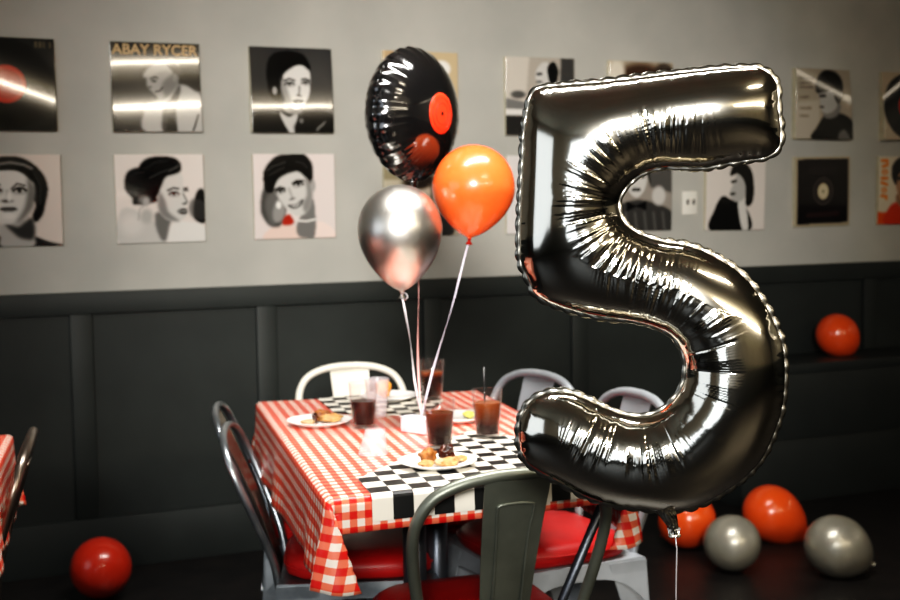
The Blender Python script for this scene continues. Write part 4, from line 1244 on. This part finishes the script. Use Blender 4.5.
    ci = np.where(cw > .02)[0]
    PV = np.stack([gxv, gyv], -1)
    dn = np.empty(len(PV)); ni = np.empty(len(PV), int)
    for a in range(0, len(PV), 4000):
        D = ((PV[a:a + 4000, None, :] - O[ci][None]) ** 2).sum(-1)
        ni[a:a + 4000] = ci[D.argmin(1)]; dn[a:a + 4000] = np.sqrt(D.min(1))
    sc = ni * LT / nO; W = np.clip(cw[ni] * 1.6, 0, 1)
    # only where the ray to the edge really is along the edge normal
    vec = PV - O[ni]; cosn = np.abs((vec * nrm[ni]).sum(1)) / (np.linalg.norm(vec, axis=1) + 1e-6)
    W *= np.clip((cosn - .9) / .08, 0, 1)
    def ss_(a, b, x):
        z = np.clip((x - a) / (b - a), 0, 1); return z * z * (3 - 2 * z)
    edge_in = .010 + .008 * rnoise(sc, .012, 5); edge_out = .094 + .014 * rnoise(sc, .02, 6)
    g1 = ss_(edge_in - .006, edge_in + .016, dn) * (1 - ss_(edge_out - .03, edge_out, dn))
    # the pleats come in bands, flat foil between
    zone = ss_(-.35, .25, rnoise(sc + .25 * (dn - .04), .034, 9) + .3)
    fine = .00055 * rnoise(sc, .0020, 3) + .00075 * rnoise(sc, .0036, 4)
    mid2 = np.exp(-((dn - .058) / .022) ** 2) + .5 * np.exp(-((dn - .022) / .012) ** 2)
    disp += W * g1 * zone * fine * (.45 + 1.25 * mid2)
    # broad facets with a sharp ridge
    ph = sc / .030 + .35 * rnoise(sc, .05, 8)
    tri = np.abs((ph % 1) - .5) * 2
    disp += W * ss_(.004, .03, dn) * (1 - ss_(.05, .088, dn)) * .0010 * (tri - .5)
    cr_ = np.exp(-((tri) / .05) ** 2)
    disp -= W * ss_(.004, .02, dn) * (1 - ss_(.05, .085, dn)) * .0009 * cr_
    # pleats at the blunt stroke ends
    conv = np.clip((kap - 14) / 14, 0, 1); conv = np.convolve(np.concatenate([conv[-30:], conv, conv[:30]]), np.hanning(61) / np.hanning(61).sum(), 'same')[30:-30]
    disp += conv[nn] * np.exp(-((dv - .014) / .010) ** 2) * .0011 * rnoise(sv, .0075, 12)
    # lazy waviness of the film
    lw = np.array([noise.noise(Vector((x * 9, y * 9, .3))) for x, y in zip(gxv, gyv)])
    disp += .0022 * lw * ss_(.0, .03, dv)
    Zf = np.where(outm, 0, np.maximum(.0002, Hv + disp * ss_(0, .004, dv)))
    jj, ii = np.where(keepc)
    quads = np.stack([idx[jj, ii], idx[jj, ii + 1], idx[jj + 1, ii + 1], idx[jj + 1, ii]], -1)
    def half(name, sgn):
        V = np.stack([gxv, -sgn * Zf, gyv], -1)
        me = bpy.data.meshes.new(name)
        q_ = quads if sgn > 0 else quads[:, ::-1]
        me.from_pydata(V.tolist(), [], q_.tolist()); me.materials.append(M['foil'])
        me.polygons.foreach_set('use_smooth', np.ones(len(q_), bool)); me.validate(); me.update()
        return link(bpy.data.objects.new(name, me), t)
    half('front_skin', 1); half('back_skin', -1)
    # scalloped seam
    wob = np.abs(np.sin(PI * ss / .0205 + .8 * rnoise(ss, .05, 21))) ** .7
    wid = .0006 + .0026 * wob * np.clip(1.0 + .3 * rnoise(ss, .03, 22), .4, 1.3)
    wid *= np.where(kap < -2, .35, 1.0)
    rows = []
    for f, yy in ((-.0065, .0), (-.003, .0), (None, 0)):
        wv = wid if f is None else np.full(nO, f)
        yv = .0007 * np.sin(2 * PI * ss / .0205 + 1) * (1 if f is None else .35) + .0006 * rnoise(ss, .006, 23) * (1 if f is None else 0)
        p = O + nrm * wv[:, None]
        rows.append(np.stack([p[:, 0], yv, p[:, 1]], -1))
    V = np.concatenate(rows); F = []
    for r in range(2):
        for i in range(nO):
            j = (i + 1) % nO
            F.append((r * nO + i, r * nO + j, (r + 1) * nO + j, (r + 1) * nO + i))
    sm_ = pymesh('seam', V, F, M['foil_seam'], t)
    sm_.modifiers.new('thickness', 'SOLIDIFY').thickness = .0006
    # gathered tail with its valve at the bottom, and the string
    tp = [(.020, 0, -.303), (.023, -.003, -.315), (.027, -.006, -.325), (.030, -.007, -.333), (.032, -.008, -.340), (.0335, -.008, -.347), (.034, -.008, -.352)]
    V, F = tube_geo(catmull(tp, 6), np.interp(np.linspace(0, 1, 37), [0, .25, .5, .7, .85, 1], [.030, .018, .0125, .0105, .012, .0135]), 36, False, .6)
    V = [v + np.array([.0016 * math.sin((i % 36) * 1.9), .0020 * math.sin((i % 36) * 2.4 + (i // 36) * .3), .0012 * math.sin((i % 36) * 1.3)]) for i, v in enumerate(V)]
    pymesh('tail', V, F, M['foil'], t)
    tube('string_knot', [(.033 + .0075 * math.cos(a), -.007 + .0075 * math.sin(a), -.342) for a in np.linspace(0, 2 * PI, 20, endpoint=False)], .0022, M['ribbon_silver'], t, 8, True)
    tube('string', [(.034, -.012, -.342), (.037, -.013, -.37), (.036, -.012, -.42), (.035, -.01, -.6), (.035, -.008, -c[2] + .03), (.035, -.008, -c[2] + .002)], .0011, M['ribbon_silver'], t, 8)
    return t
number_five()

# ------------------------------------------------------------------ light
def area(name, loc, target, sx, sy, power, color, spread=180):
    ld = bpy.data.lights.new(name, 'AREA'); ld.shape = 'RECTANGLE'; ld.size = sx; ld.size_y = sy
    ld.energy = power; ld.color = color; ld.spread = math.radians(spread)
    o = link(bpy.data.objects.new(name, ld), None, loc)
    d = Vector(target) - Vector(loc)
    o.rotation_euler = d.to_track_quat('-Z', 'Y').to_euler()
    return o
WARM = (1.0, .86, .66); NEUT = (1.0, .972, .925); COOL = (.80, .89, 1.0)
# ceiling tubes, hanging a little below the ceiling and angled into the room
area('tube_light', (2.3, -8.2, 2.75), (2.3, -4.0, 0), 4.2, .10, 55, WARM)
area('tube_light', (1.66, -4.6, 2.85), (1.66, -2.6, 0), .8, .07, 11, WARM)
area('tube_light', (1.1, -2.3, 2.8), (1.1, -2.0, 0), 1.6, .16, 31, NEUT, 95)
area('tube_light', (6.9, -3.8, 2.7), (6.9, -3.8, 0), .12, 4.5, 14, WARM)
# added unseen fill that washes the ceiling behind the camera, for the foil's reflections
area('ceiling_fill', (2.2, -8.2, 2.0), (2.2, -8.2, 3), 5.0, .5, 66, WARM, 140)
# windows in the left wall
area('window_light', (-3.1, -2.7, 1.55), (2.0, -2.9, 1.1), 2.4, 2.0, 17, COOL)
area('window_light', (-3.1, -6.2, 1.6), (1.0, -3.0, 1.1), 3.0, 2.0, 34, COOL)
# unseen spot added to pool light on the middle of the wall
ld = bpy.data.lights.new('wall_spot', 'SPOT'); ld.energy = 1750; ld.color = NEUT; ld.spot_size = math.radians(30); ld.spot_blend = 1.0; ld.shadow_soft_size = .45
so = link(bpy.data.objects.new('wall_spot', ld), None, (-1.0, -6.6, 2.4)); so.rotation_euler = (Vector((2.0, 0, 1.1)) - Vector((-1.0, -6.6, 2.4))).to_track_quat('-Z', 'Y').to_euler()

wd = bpy.data.worlds.new('world'); scene.world = wd; wd.use_nodes = True
wd.node_tree.nodes['Background'].inputs[0].default_value = (.5, .5, .5, 1); wd.node_tree.nodes['Background'].inputs[1].default_value = .05

scene.view_settings.view_transform = 'Standard'
scene.view_settings.look = 'None'
scene.view_settings.exposure = .12
scene.view_settings.use_curve_mapping = True
cm = scene.view_settings.curve_mapping
cc = cm.curves[3]
cc.points[0].location = (0.0, 0.0); cc.points[1].location = (1.0, 1.0)
cc.points.new(.03, .017); cc.points.new(.12, .112); cc.points.new(.5, .535)
cm.update()
scene.cycles.use_denoising = True
scene.cycles.max_bounces = 8; scene.cycles.glossy_bounces = 5; scene.cycles.transmission_bounces = 8; scene.cycles.transparent_max_bounces = 12
scene.cycles.sample_clamp_indirect = 6.0
scene.cycles.caustics_reflective = False; scene.cycles.caustics_refractive = False
